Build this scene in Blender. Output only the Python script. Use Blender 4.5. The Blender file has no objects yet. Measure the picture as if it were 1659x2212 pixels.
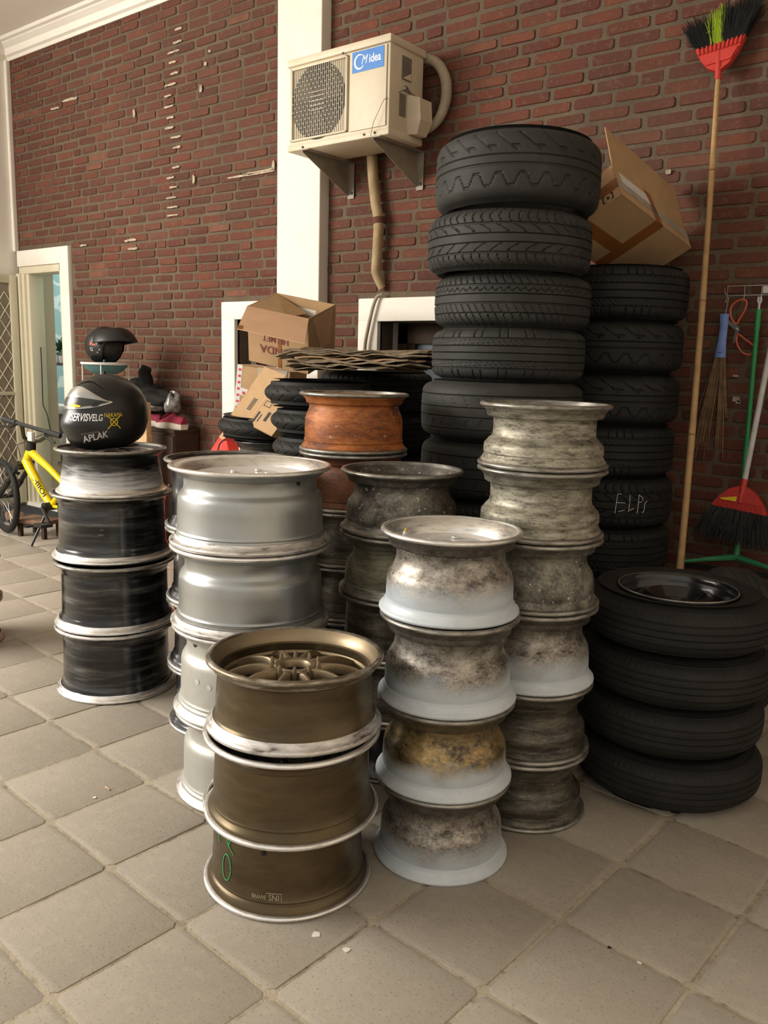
import bpy, bmesh, math, random
import numpy as np
from mathutils import Vector, Matrix
PI = math.pi
random.seed(7)
rng = np.random.default_rng(7)
scene = bpy.context.scene
COL = scene.collection

# ------------------------------------------------------------------ camera
CAM_POS = Vector((0.0, 0.0, 1.33))
CAM_R = Vector((0.786987, 0.616408, 0.026324))
CAM_U = Vector((-0.128999, 0.122674, 0.984028))
CAM_D = Vector((-0.603333, 0.777812, -0.176059))
FPX = 1805.0
cam_data = bpy.data.cameras.new('camera')
cam = bpy.data.objects.new('camera', cam_data)
COL.objects.link(cam)
cam.matrix_world = Matrix((
    (CAM_R.x, CAM_U.x, -CAM_D.x, CAM_POS.x),
    (CAM_R.y, CAM_U.y, -CAM_D.y, CAM_POS.y),
    (CAM_R.z, CAM_U.z, -CAM_D.z, CAM_POS.z),
    (0, 0, 0, 1)))
cam_data.sensor_fit = 'VERTICAL'
cam_data.sensor_height = 36.0
cam_data.lens = 36.0 * FPX / 2212.0
cam_data.clip_start = 0.02
scene.camera = cam

# ------------------------------------------------------------------ light
world = bpy.data.worlds.new('daylight')
scene.world = world
world.use_nodes = True
bg = world.node_tree.nodes['Background']
bg.inputs[0].default_value = (1.0, 0.94, 0.84, 1)
bg.inputs[1].default_value = 0.80

def area(name, loc, target, sx, sy, power, color):
    l = bpy.data.lights.new(name, 'AREA')
    l.shape = 'RECTANGLE'; l.size = sx; l.size_y = sy
    l.energy = power; l.color = color
    o = bpy.data.objects.new(name, l); COL.objects.link(o)
    o.location = loc
    o.rotation_euler = (Vector(target) - Vector(loc)).to_track_quat('-Z', 'Y').to_euler()
    return o
# daylight falling in through the open shop front, to the left of and behind the camera
area('shopfront_daylight', (-6.4, -1.6, 2.9), (-2.4, 1.7, 0.3), 3.6, 2.2, 430, (1.0, 0.95, 0.86))

scene.view_settings.view_transform = 'Standard'
scene.view_settings.look = 'None'
scene.view_settings.exposure = 0.15
scene.view_settings.gamma = 1.0
scene.view_settings.use_curve_mapping = False
scene.cycles.max_bounces = 8
scene.cycles.diffuse_bounces = 5
scene.cycles.glossy_bounces = 4
scene.cycles.sample_clamp_indirect = 6.0
scene.cycles.caustics_reflective = False
scene.cycles.caustics_refractive = False

# ------------------------------------------------------------------ helpers
W = 3.885            # face of the mortar of the back wall
XL = -7.04           # left wall

def ray(x, y):
    return CAM_D + CAM_R * ((x - 829.5) / FPX) - CAM_U * ((y - 1106) / FPX)
def at_y(x, y, Y):
    v = ray(x, y); return CAM_POS + v * (Y / v.y)
def at_z(x, y, z):
    v = ray(x, y); return CAM_POS + v * ((z - CAM_POS.z) / v.z)
def at_d(x, y, d):
    return CAM_POS + ray(x, y) * d
def project(p):
    q = Vector(p) - CAM_POS
    d = q.dot(CAM_D)
    return 829.5 + FPX * q.dot(CAM_R) / d, 1106 - FPX * q.dot(CAM_U) / d, d

def link(name, me, mat=None, parent=None, label=None, cat=None, group=None, kind=None, loc=None):
    o = bpy.data.objects.new(name, me)
    COL.objects.link(o)
    if mat is not None and me is not None:
        if len(me.materials) == 0: me.materials.append(mat)
    if parent is not None: o.parent = parent
    if loc is not None: o.location = loc
    if label: o['label'] = label
    if cat: o['category'] = cat
    if group: o['group'] = group
    if kind: o['kind'] = kind
    return o
def thing(name, label, cat, loc=(0, 0, 0), rz=0.0, group=None, rot=None):
    o = bpy.data.objects.new(name, None)
    o.empty_display_size = 0.05
    COL.objects.link(o)
    o.location = loc
    o.rotation_euler = rot if rot is not None else (0, 0, rz)
    o['label'] = label; o['category'] = cat
    if group: o['group'] = group
    return o
def copy_tree(o, parent=None):
    c = o.copy(); COL.objects.link(c); c.parent = parent
    for ch in list(o.children):
        copy_tree(ch, c)
    return c

class MB:
    """collects geometry for ONE mesh"""
    def __init__(s): s.v = []; s.f = []
    def add(s, vs, fs):
        b = len(s.v)
        s.v += [tuple(p) for p in vs]
        s.f += [tuple(i + b for i in f) for f in fs]
        return s
    def box(s, lo, hi, M=None):
        x0, y0, z0 = lo; x1, y1, z1 = hi
        vs = [Vector(p) for p in ((x0,y0,z0),(x1,y0,z0),(x1,y1,z0),(x0,y1,z0),(x0,y0,z1),(x1,y0,z1),(x1,y1,z1),(x0,y1,z1))]
        if M is not None: vs = [M @ p for p in vs]
        return s.add(vs, [(0,3,2,1),(4,5,6,7),(0,1,5,4),(1,2,6,5),(2,3,7,6),(3,0,4,7)])
    def bbox(s, lo, hi, b=0.004, M=None):
        """bevelled box"""
        bm = bmesh.new()
        bmesh.ops.create_cube(bm, size=1.0)
        c = [(lo[i]+hi[i])/2 for i in range(3)]; d = [hi[i]-lo[i] for i in range(3)]
        for v in bm.verts: v.co = Vector([c[i]+v.co[i]*d[i] for i in range(3)])
        bmesh.ops.bevel(bm, geom=list(bm.edges), offset=min(b, min(d)*0.45), segments=2, affect='EDGES', profile=0.5)
        vs = [M @ v.co if M is not None else v.co.copy() for v in bm.verts]
        bm.verts.index_update()
        fs = [tuple(v.index for v in f.verts) for f in bm.faces]
        bm.free()
        return s.add(vs, fs)
    def tube(s, pts, r, n=8, cap=True, closed=False):
        pts = [Vector(p) for p in pts]; m = len(pts)
        rs = r if isinstance(r, (list, tuple)) else [r]*m
        b = len(s.v); up = None; rings = []
        for i, p in enumerate(pts):
            if closed: t = pts[(i+1) % m] - pts[i-1]
            else: t = pts[min(i+1, m-1)] - pts[max(i-1, 0)]
            if t.length < 1e-9: t = Vector((0,0,1))
            t.normalize()
            if up is None:
                up = Vector((0,0,1)) if abs(t.z) < 0.9 else Vector((1,0,0))
            a = (up - t*up.dot(t))
            if a.length < 1e-6: a = t.orthogonal()
            a.normalize(); up = a; c = t.cross(a)
            rings.append([p + (a*math.cos(2*PI*k/n) + c*math.sin(2*PI*k/n))*rs[i] for k in range(n)])
        vs = [q for rg in rings for q in rg]; fs = []
        for i in range(m if closed else m-1):
            j = (i+1) % m
            for k in range(n):
                k2 = (k+1) % n
                fs.append((i*n+k, i*n+k2, j*n+k2, j*n+k))
        if cap and not closed:
            fs.append(tuple(range(n-1, -1, -1))); fs.append(tuple((m-1)*n+k for k in range(n)))
        return s.add(vs, fs)
    def curve(s, pts, r, n=10, sub=5):
        P = [Vector(p) for p in pts]; m = len(P)
        rs = r if isinstance(r, (list, tuple)) else [r]*m
        out, ro = [], []
        for i in range(m-1):
            p0, p1, p2, p3 = P[max(i-1, 0)], P[i], P[i+1], P[min(i+2, m-1)]
            for q in range(sub):
                t = q/sub
                out.append(.5*((2*p1) + (p2-p0)*t + (2*p0-5*p1+4*p2-p3)*t*t + (3*p1-p0-3*p2+p3)*t**3)); ro.append(rs[i]+(rs[i+1]-rs[i])*t)
        out.append(P[-1]); ro.append(rs[-1])
        return s.tube(out, ro, n)
    def lathe(s, prof, n=48, closed=True, M=None, a0=0.0, a1=None):
        """prof: (r, z) list; closed joins last to first"""
        m = len(prof); full = a1 is None
        nn = n if full else n+1
        vs = []
        for k in range(nn):
            a = a0 + (2*PI if full else (a1-a0))*k/n
            c_, s_ = math.cos(a), math.sin(a)
            for r, z in prof: vs.append(Vector((r*c_, r*s_, z)))
        if M is not None: vs = [M @ p for p in vs]
        fs = []
        for k in range(n):
            k2 = (k+1) % nn
            for i in range(m if closed else m-1):
                j = (i+1) % m
                fs.append((k*m+i, k2*m+i, k2*m+j, k*m+j))
        return s.add(vs, fs)
    def disc(s, r, z, n=32, M=None, up=True):
        vs = [Vector((r*math.cos(2*PI*k/n), r*math.sin(2*PI*k/n), z)) for k in range(n)]
        if M is not None: vs = [M @ p for p in vs]
        return s.add(vs, [tuple(range(n)) if up else tuple(range(n-1,-1,-1))])
    def prism(s, poly, thick, M=None):
        """poly in local xy, extruded 0..thick along z"""
        n = len(poly)
        vs = [Vector((x, y, 0)) for x, y in poly] + [Vector((x, y, thick)) for x, y in poly]
        if M is not None: vs = [M @ p for p in vs]
        return s.add(vs, [tuple(range(n-1,-1,-1)), tuple(range(n, 2*n))] + [(i, (i+1) % n, n+(i+1) % n, n+i) for i in range(n)])
    def slab(s, quad, t):
        """polygon in space given a thickness t along minus its normal"""
        q = [Vector(p) for p in quad]
        nrm = (q[1]-q[0]).cross(q[2]-q[1]).normalized()
        n = len(q)
        vs = q + [p - nrm*t for p in q]
        return s.add(vs, [tuple(range(n)), tuple(range(2*n-1, n-1, -1))] + [(i, n+i, n+(i+1) % n, (i+1) % n) for i in range(n)])
    def mesh(s, name, smooth=True, angle=0.6):
        me = bpy.data.meshes.new(name)
        me.from_pydata(s.v, [], s.f)
        me.update()
        if smooth:
            me.shade_smooth()
            try: me.set_sharp_from_angle(angle=angle)
            except Exception: pass
        return me
    def build(s, name, mat, parent=None, smooth=True, angle=0.6, **kw):
        return link(name, s.mesh(name, smooth, angle), mat, parent, **kw)

def frame(o, ex, ey, ez):
    return Matrix(((ex[0],ey[0],ez[0],o[0]),(ex[1],ey[1],ez[1],o[1]),(ex[2],ey[2],ez[2],o[2]),(0,0,0,1)))

_tcache = {}
def text_geo(s, shear=0.0, bold=0.0):
    """flat letters, height of capitals about 0.7, centred on 0: (verts, faces)"""
    key = (s, shear, bold)
    if key in _tcache: return _tcache[key]
    cu = bpy.data.curves.new('t', 'FONT'); cu.body = s; cu.size = 1.0; cu.shear = shear; cu.offset = bold
    cu.align_x = 'CENTER'; cu.align_y = 'CENTER'; cu.resolution_u = 3
    ob = bpy.data.objects.new('t', cu); COL.objects.link(ob)
    bpy.context.view_layer.update()
    me = bpy.data.meshes.new_from_object(ob.evaluated_get(bpy.context.evaluated_depsgraph_get()))
    bm = bmesh.new(); bm.from_mesh(me)
    bmesh.ops.triangulate(bm, faces=list(bm.faces))
    bmesh.ops.subdivide_edges(bm, edges=[e for e in bm.edges if e.calc_length() > 0.25], cuts=2)
    bmesh.ops.triangulate(bm, faces=list(bm.faces))
    bm.verts.index_update()
    out = ([v.co.copy() for v in bm.verts], [tuple(v.index for v in f.verts) for f in bm.faces])
    bm.free(); bpy.data.objects.remove(ob); bpy.data.curves.remove(cu); bpy.data.meshes.remove(me)
    _tcache[key] = out
    return out
def text_on(name, s, fn, mat, parent, sx, sy, shear=0.0, bold=0.0, label=None):
    """fn(u, v) -> point in parent space; u right, v up, metres"""
    vs, fs = text_geo(s, shear, bold)
    mb = MB(); mb.add([fn(p.x*sx, p.y*sy) for p in vs], fs)
    return mb.build(name, mat, parent, smooth=False, label=label)

# ------------------------------------------------------------------ materials
MATS = {}
def new_mat(name):
    m = bpy.data.materials.new(name); m.use_nodes = True
    nt = m.node_tree; b = nt.nodes['Principled BSDF']
    MATS[name] = m
    return m, nt, b
def N(nt, t, **kw):
    n = nt.nodes.new(t)
    for k, v in kw.items(): setattr(n, k, v)
    return n
def c4(c): return (c[0], c[1], c[2], 1.0)
def ramp(nt, src, stops):
    r = N(nt, 'ShaderNodeValToRGB')
    while len(r.color_ramp.elements) < len(stops): r.color_ramp.elements.new(0.5)
    for e, (p, c) in zip(r.color_ramp.elements, stops):
        e.position = p; e.color = c4(c) if hasattr(c, '__len__') else (c, c, c, 1)
    nt.links.new(src, r.inputs[0])
    return r.outputs[0]
def mixc(nt, fac, a, b, blend='MIX'):
    m = N(nt, 'ShaderNodeMix', data_type='RGBA', blend_type=blend)
    for sock, val in ((m.inputs[0], fac), (m.inputs[6], a), (m.inputs[7], b)):
        if isinstance(val, bpy.types.NodeSocket): nt.links.new(val, sock)
        elif hasattr(val, '__len__'): sock.default_value = c4(val)
        else: sock.default_value = val
    return m.outputs[2]
def math_(nt, op, a, b=0.0, c=None, clamp=False):
    m = N(nt, 'ShaderNodeMath', operation=op, use_clamp=clamp)
    for i, v in enumerate((a, b, c)):
        if v is None: continue
        if isinstance(v, bpy.types.NodeSocket): nt.links.new(v, m.inputs[i])
        else: m.inputs[i].default_value = v
    return m.outputs[0]
def obj_coord(nt, scale=(1, 1, 1), per_object=True):
    tc = N(nt, 'ShaderNodeTexCoord')
    mp = N(nt, 'ShaderNodeMapping'); mp.inputs['Scale'].default_value = scale
    nt.links.new(tc.outputs['Object'], mp.inputs[0])
    if per_object:
        oi = N(nt, 'ShaderNodeObjectInfo')
        cb = N(nt, 'ShaderNodeCombineXYZ')
        k = math_(nt, 'MULTIPLY', oi.outputs['Random'], 37.0)
        nt.links.new(k, cb.inputs[0]); nt.links.new(k, cb.inputs[1]); nt.links.new(k, cb.inputs[2])
        nt.links.new(cb.outputs[0], mp.inputs['Location'])
    return mp.outputs[0], tc
def noise(nt, vec, scale, detail=4, rough=0.55, dist=0.0):
    n = N(nt, 'ShaderNodeTexNoise')
    n.inputs['Scale'].default_value = scale; n.inputs['Detail'].default_value = detail
    n.inputs['Roughness'].default_value = rough; n.inputs['Distortion'].default_value = dist
    if vec is not None: nt.links.new(vec, n.inputs['Vector'])
    return n.outputs[0]
def bump(nt, b, h, strength, dist=0.01):
    n = N(nt, 'ShaderNodeBump'); n.inputs['Strength'].default_value = strength; n.inputs['Distance'].default_value = dist
    nt.links.new(h, n.inputs['Height']); nt.links.new(n.outputs[0], b.inputs['Normal'])
def simple(name, col, rough=0.6, metal=0.0, var=0.15, vscale=18.0, bstr=0.0, col2=None, spec=0.5, coat=0.0):
    m, nt, b = new_mat(name)
    v, _ = obj_coord(nt)
    f = noise(nt, v, vscale)
    dark = col2 if col2 else tuple(x*(1-var) for x in col)
    lite = col if col2 else tuple(min(1, x*(1+var)) for x in col)
    nt.links.new(ramp(nt, f, [(0.3, dark), (0.7, lite)]), b.inputs['Base Color'])
    b.inputs['Roughness'].default_value = rough; b.inputs['Metallic'].default_value = metal
    b.inputs['Specular IOR Level'].default_value = spec
    b.inputs['Coat Weight'].default_value = coat
    if bstr: bump(nt, b, noise(nt, v, vscale*4), bstr, 0.003)
    return m

def wheel_mat(name, stops, metal=0.7, rough=(0.3, 0.5), scale=14, streak=1.0, detail=6, fade=None, grime=None, fine=0, speck=None, bstr=0.05, coat=0.0):
    """stops: colour ramp of a mottling noise; fade: (z0, z1, colour) sprayed paint towards the foot of the wheel"""
    m, nt, b = new_mat(name)
    v, tc = obj_coord(nt, (1, 1, streak))
    f = noise(nt, v, scale, detail, 0.62, 0.6 if streak == 1 else 0.15)
    if fine:
        f2 = noise(nt, v, scale*fine, 6, 0.7)
        f = math_(nt, 'ADD', math_(nt, 'MULTIPLY', f, 0.62), math_(nt, 'MULTIPLY', f2, 0.38))
        f = math_(nt, 'ADD', math_(nt, 'MULTIPLY', math_(nt, 'SUBTRACT', f, 0.5), 1.9), 0.5)
    col = ramp(nt, f, stops)
    met = None
    if speck:
        s = noise(nt, v, speck[0], 3, 0.5)
        k = ramp(nt, s, [(speck[1], 0.0), (speck[1]+0.04, 1.0)])
        col = mixc(nt, k, col, speck[2])
    if grime:            # black tyre-bead grime in a band below the upper lip
        gz = N(nt, 'ShaderNodeSeparateXYZ'); nt.links.new(tc.outputs['Object'], gz.inputs[0])
        bb = N(nt, 'ShaderNodeMapRange'); bb.inputs[1].default_value = 0.125; bb.inputs[2].default_value = 0.185
        nt.links.new(math_(nt, 'ADD', gz.outputs[2], math_(nt, 'MULTIPLY', math_(nt, 'SUBTRACT', noise(nt, v, 20, 6), 0.5), 0.10)), bb.inputs[0])
        col = mixc(nt, math_(nt, 'MULTIPLY', bb.outputs[0], 0.75), col, (grime[0], grime[0]*.88, grime[0]*.72))
    if fade:
        sx = N(nt, 'ShaderNodeSeparateXYZ'); nt.links.new(tc.outputs['Object'], sx.inputs[0])
        z = sx.outputs[2]
        zz = math_(nt, 'ADD', z, math_(nt, 'MULTIPLY', math_(nt, 'SUBTRACT', noise(nt, v, 9, 5), 0.5), 0.10))
        mr = N(nt, 'ShaderNodeMapRange'); mr.inputs[1].default_value = fade[0]; mr.inputs[2].default_value = fade[1]
        mr.inputs[3].default_value = 1.0; mr.inputs[4].default_value = 0.0
        nt.links.new(zz, mr.inputs[0])
        k = math_(nt, 'MULTIPLY', mr.outputs[0], fade[3] if len(fade) > 3 else 0.95)
        col = mixc(nt, k, col, fade[2])
        met = math_(nt, 'MULTIPLY', math_(nt, 'SUBTRACT', 1.0, k), metal)
    nt.links.new(col, b.inputs['Base Color'])
    if met is not None: nt.links.new(met, b.inputs['Metallic'])
    else: b.inputs['Metallic'].default_value = metal
    nt.links.new(ramp(nt, noise(nt, v, scale*1.7, 4), [(0.3, rough[0]), (0.7, rough[1])]), b.inputs['Roughness'])
    if coat: b.inputs['Coat Weight'].default_value = coat; b.inputs['Coat Roughness'].default_value = 0.15
    if bstr: bump(nt, b, noise(nt, v, scale*5, 4), bstr, 0.002)
    return m

# --- wheel finishes
wheel_mat('silver_paint', [(0.3, (0.345, 0.35, 0.342)), (0.7, (0.405, 0.41, 0.40))], 0.85, (0.33, 0.40), 6, 1, 3, bstr=0.02)
wheel_mat('cream_silver', [(0.3, (0.42, 0.415, 0.375)), (0.7, (0.49, 0.485, 0.445))], 0.4, (0.36, 0.48), 8, 1, 4, bstr=0.02)
wheel_mat('machined_lip', [(0.25, (0.45, 0.42, 0.39)), (0.5, (0.82, 0.80, 0.77)), (0.8, (0.90, 0.88, 0.86))], 0.9, (0.25, 0.42), 22, 8, 5)
wheel_mat('scuffed_lip', [(0.30, (0.10, 0.085, 0.075)), (0.42, (0.48, 0.45, 0.42)), (0.62, (0.72, 0.69, 0.66)), (0.8, (0.85, 0.83, 0.80))], 0.8, (0.3, 0.5), 20, 5, 6)
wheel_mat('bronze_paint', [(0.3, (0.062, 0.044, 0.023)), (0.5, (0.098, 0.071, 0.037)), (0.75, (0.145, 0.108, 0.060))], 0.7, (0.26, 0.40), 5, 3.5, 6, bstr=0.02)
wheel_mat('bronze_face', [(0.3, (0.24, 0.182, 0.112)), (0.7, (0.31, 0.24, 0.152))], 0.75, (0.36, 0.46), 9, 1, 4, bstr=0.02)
wheel_mat('bronze_scuffed', [(0.32, (0.10, 0.075, 0.045)), (0.48, (0.22, 0.18, 0.13)), (0.62, (0.42, 0.38, 0.33)), (0.8, (0.62, 0.59, 0.55))], 0.8, (0.3, 0.48), 16, 6, 6)
wheel_mat('black_gloss', [(0.38, (0.006, 0.006, 0.0065)), (0.50, (0.016, 0.016, 0.0165)), (0.61, (0.065, 0.064, 0.062)), (0.76, (0.24, 0.23, 0.215))], 0.35, (0.14, 0.30), 3.2, 11, 5, coat=0.4, bstr=0.01)
wheel_mat('black_polished_foot', [(0.38, (0.012, 0.012, 0.012)), (0.54, (0.05, 0.048, 0.044)), (0.8, (0.34, 0.325, 0.30))], 0.6, (0.22, 0.4), 3.5, 12, 6,
          fade=(0.03, 0.11, (0.80, 0.79, 0.80)))
wheel_mat('deep_black', [(0.3, (0.006, 0.006, 0.007)), (0.7, (0.02, 0.02, 0.022))], 0.2, (0.15, 0.3), 9, 4, 4, coat=0.5, bstr=0.0)
wheel_mat('aged_alloy', [(0.28, (0.055, 0.048, 0.04)), (0.45, (0.23, 0.205, 0.17)), (0.6, (0.38, 0.345, 0.29)), (0.8, (0.52, 0.48, 0.40))], 0.55, (0.36, 0.58), 16, 2.2, 8, fine=6, speck=(70, 0.66, (0.06, 0.05, 0.04)))
wheel_mat('pale_aged_alloy', [(0.28, (0.07, 0.062, 0.045)), (0.42, (0.20, 0.182, 0.138)), (0.56, (0.33, 0.305, 0.24)), (0.72, (0.45, 0.42, 0.34))], 0.5, (0.4, 0.6), 16, 4.0, 10, grime=(0.05, 0.035), fine=6, speck=(60, 0.68, (0.08, 0.07, 0.05)))
wheel_mat('spotted_alloy', [(0.3, (0.06, 0.055, 0.048)), (0.48, (0.16, 0.145, 0.122)), (0.62, (0.27, 0.245, 0.205)), (0.8, (0.38, 0.35, 0.30))], 0.5, (0.4, 0.6), 14, 1.2, 10, grime=(0.05, 0.03), fine=7, speck=(60, 0.645, (0.62, 0.60, 0.55)))
wheel_mat('khaki_alloy', [(0.3, (0.10, 0.09, 0.055)), (0.5, (0.20, 0.185, 0.12)), (0.75, (0.34, 0.32, 0.24))], 0.4, (0.42, 0.6), 9, 4, 6, grime=(.05, .03), fine=5)
wheel_mat('primed_alloy', [(0.28, (0.055, 0.046, 0.038)), (0.42, (0.19, 0.165, 0.14)), (0.56, (0.34, 0.305, 0.265)), (0.74, (0.50, 0.46, 0.40))], 0.6, (0.33, 0.55), 18, 1.6, 10, grime=(0.05, 0.03), fine=6,
          fade=(0.045, 0.105, (0.53, 0.585, 0.635)), speck=(75, 0.67, (0.07, 0.055, 0.04)))
wheel_mat('golden_alloy', [(0.28, (0.05, 0.04, 0.03)), (0.42, (0.20, 0.15, 0.09)), (0.58, (0.42, 0.29, 0.12)), (0.76, (0.56, 0.45, 0.27))], 0.7, (0.26, 0.5), 11, 1.4, 9, grime=(0.05, 0.03), fine=7,
          fade=(0.045, 0.10, (0.53, 0.58, 0.63)), speck=(40, 0.68, (0.04, 0.033, 0.025)))
wheel_mat('dark_alloy', [(0.3, (0.03, 0.026, 0.02)), (0.5, (0.085, 0.075, 0.058)), (0.75, (0.18, 0.16, 0.125))], 0.5, (0.34, 0.52), 7, 6, 6, fine=6, speck=(70, 0.68, (0.40, 0.37, 0.32)))
wheel_mat('rusty_orange', [(0.28, (0.095, 0.034, 0.014)), (0.45, (0.26, 0.075, 0.018)), (0.62, (0.42, 0.135, 0.03)), (0.85, (0.48, 0.20, 0.07))], 0.15, (0.45, 0.65), 6, 3, 7, fine=7, speck=(45, 0.685, (0.55, 0.48, 0.42)))
wheel_mat('rusty_brown', [(0.3, (0.06, 0.023, 0.012)), (0.55, (0.17, 0.06, 0.026)), (0.8, (0.24, 0.10, 0.05))], 0.2, (0.45, 0.65), 6, 3, 7, fine=7, speck=(55, 0.72, (0.5, 0.45, 0.4)))
wheel_mat('worn_steel_lip', [(0.3, (0.11, 0.10, 0.085)), (0.5, (0.30, 0.28, 0.245)), (0.75, (0.52, 0.50, 0.45))], 0.75, (0.3, 0.5), 18, 5, 6)
wheel_mat('white_sprayed_lip', [(0.3, (0.50, 0.545, 0.59)), (0.6, (0.60, 0.645, 0.68)), (0.8, (0.66, 0.69, 0.71))], 0.05, (0.42, 0.55), 14, 2, 5)
wheel_mat('bright_face', [(0.3, (0.80, 0.79, 0.77)), (0.7, (0.88, 0.87, 0.85))], 0.6, (0.35, 0.45), 12, 1, 4)
wheel_mat('dull_inner', [(0.3, (0.28, 0.26, 0.235)), (0.6, (0.42, 0.40, 0.37)), (0.8, (0.5, 0.48, 0.44))], 0.7, (0.3, 0.5), 14, 2, 5)
simple('dark_hole', (0.01, 0.01, 0.01), 0.8)
simple('brass', (0.65, 0.42, 0.12), 0.3, 0.9)

# --- rubber
def rubber(name, base, dust, k0=0.5, k1=0.75):
    m, nt, b = new_mat(name)
    v, _ = obj_coord(nt)
    f = noise(nt, v, 7, 6, 0.6)
    col = ramp(nt, f, [(0.25, base), (k0, tuple(x*1.35 for x in base)), (k1, dust)])
    s = ramp(nt, noise(nt, v, 60, 2), [(0.76, 0.0), (0.80, 1.0)])
    col = mixc(nt, math_(nt, 'MULTIPLY', s, 0.5), col, (0.16, 0.15, 0.13))
    nt.links.new(col, b.inputs['Base Color'])
    b.inputs['Roughness'].default_value = 0.62
    b.inputs['Specular IOR Level'].default_value = 0.25
    bump(nt, b, noise(nt, v, 160, 3), 0.12, 0.002)
    return m
rubber('rubber', (0.0125, 0.0122, 0.0115), (0.026, 0.0245, 0.0215))
rubber('dusty_rubber', (0.024, 0.0235, 0.022), (0.050, 0.048, 0.043))
rubber('dark_rubber', (0.012, 0.012, 0.0115), (0.024, 0.0235, 0.021))
simple('chalk', (0.72, 0.72, 0.66), 0.9, var=0.25, vscale=90)

# --- building
def brick_mat():
    m, nt, b = new_mat('brick')
    g = N(nt, 'ShaderNodeNewGeometry'); oi = N(nt, 'ShaderNodeObjectInfo')
    r = math_(nt, 'FRACT', math_(nt, 'ADD', g.outputs['Random Per Island'], oi.outputs['Random']))
    base = ramp(nt, r, [(0.0, (0.088, 0.028, 0.020)), (0.35, (0.126, 0.036, 0.024)), (0.7, (0.150, 0.042, 0.026)), (0.95, (0.180, 0.058, 0.034)), (1.0, (0.24, 0.095, 0.06))])
    n1 = noise(nt, g.outputs['Position'], 9, 6, 0.6)
    col = mixc(nt, ramp(nt, n1, [(0.32, 0.0), (0.72, 0.75)]), base, (0.092, 0.048, 0.033))
    n2 = noise(nt, g.outputs['Position'], 46, 5, 0.7)
    col = mixc(nt, ramp(nt, n2, [(0.54, 0.0), (0.70, 0.6)]), col, (0.19, 0.115, 0.078))
    n3 = noise(nt, g.outputs['Position'], 1.1, 5, 0.6)
    col = mixc(nt, ramp(nt, n3, [(0.40, 0.0), (0.68, 0.55)]), col, (0.092, 0.054, 0.037))
    nt.links.new(col, b.inputs['Base Color'])
    b.inputs['Roughness'].default_value = 0.85
    b.inputs['Specular IOR Level'].default_value = 0.25
    bump(nt, b, noise(nt, g.outputs['Position'], 80, 6, 0.7), 0.5, 0.006)
brick_mat()
def mortar_mat():
    m, nt, b = new_mat('mortar')
    g = N(nt, 'ShaderNodeNewGeometry')
    n1 = noise(nt, g.outputs['Position'], 5, 6, 0.6)
    n2 = noise(nt, g.outputs['Position'], 60, 4, 0.7)
    col = ramp(nt, n1, [(0.3, (0.105, 0.074, 0.049)), (0.7, (0.158, 0.116, 0.076))])
    col = mixc(nt, ramp(nt, n2, [(0.35, 0.35), (0.6, 0.0)]), col, (0.07, 0.05, 0.036))
    nt.links.new(col, b.inputs['Base Color'])
    b.inputs['Roughness'].default_value = 0.95
    bump(nt, b, noise(nt, g.outputs['Position'], 45, 6, 0.7), 0.7, 0.01)
mortar_mat()
def plaster(name, col, dirt, amt=0.35, scale=2.5):
    m, nt, b = new_mat(name)
    g = N(nt, 'ShaderNodeNewGeometry')
    n1 = noise(nt, g.outputs['Position'], scale, 6, 0.6)
    c = mixc(nt, ramp(nt, n1, [(0.52, 0.0), (0.8, amt)]), col, dirt)
    nt.links.new(c, b.inputs['Base Color'])
    b.inputs['Roughness'].default_value = 0.7
    bump(nt, b, noise(nt, g.outputs['Position'], 40, 4), 0.06, 0.004)
plaster('white_plaster', (0.80, 0.755, 0.68), (0.45, 0.38, 0.30), 0.25)
plaster('ceiling_paint', (0.84, 0.79, 0.72), (0.70, 0.62, 0.53), 0.3, 1.2)
plaster('cream_paint', (0.62, 0.565, 0.42), (0.42, 0.35, 0.24), 0.35, 4)
plaster('interior_wall', (0.46, 0.39, 0.27), (0.33, 0.27, 0.18), 0.5, 3)
def tile_mat():
    m, nt, b = new_mat('floor_tile')
    g = N(nt, 'ShaderNodeNewGeometry'); oi = N(nt, 'ShaderNodeObjectInfo')
    base = ramp(nt, oi.outputs['Random'], [(0.0, (0.385, 0.338, 0.278)), (0.5, (0.405, 0.356, 0.293)), (1.0, (0.425, 0.374, 0.308))])
    n1 = noise(nt, g.outputs['Position'], 3.2, 7, 0.62)
    col = mixc(nt, ramp(nt, n1, [(0.35, 0.0), (0.75, 0.55)]), base, (0.290, 0.248, 0.198))
    n2 = noise(nt, g.outputs['Position'], 26, 6, 0.7)
    col = mixc(nt, ramp(nt, n2, [(0.5, 0.0), (0.72, 0.5)]), col, (0.47, 0.41, 0.33))
    n3 = noise(nt, g.outputs['Position'], 150, 3, 0.6)
    col = mixc(nt, ramp(nt, n3, [(0.30, 0.55), (0.42, 0.0)]), col, (0.14, 0.115, 0.09))
    nt.links.new(col, b.inputs['Base Color'])
    nt.links.new(ramp(nt, n1, [(0.3, 0.55), (0.7, 0.75)]), b.inputs['Roughness'])
    b.inputs['Specular IOR Level'].default_value = 0.35
    bump(nt, b, noise(nt, g.outputs['Position'], 90, 5, 0.7), 0.22, 0.004)
tile_mat()
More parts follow.
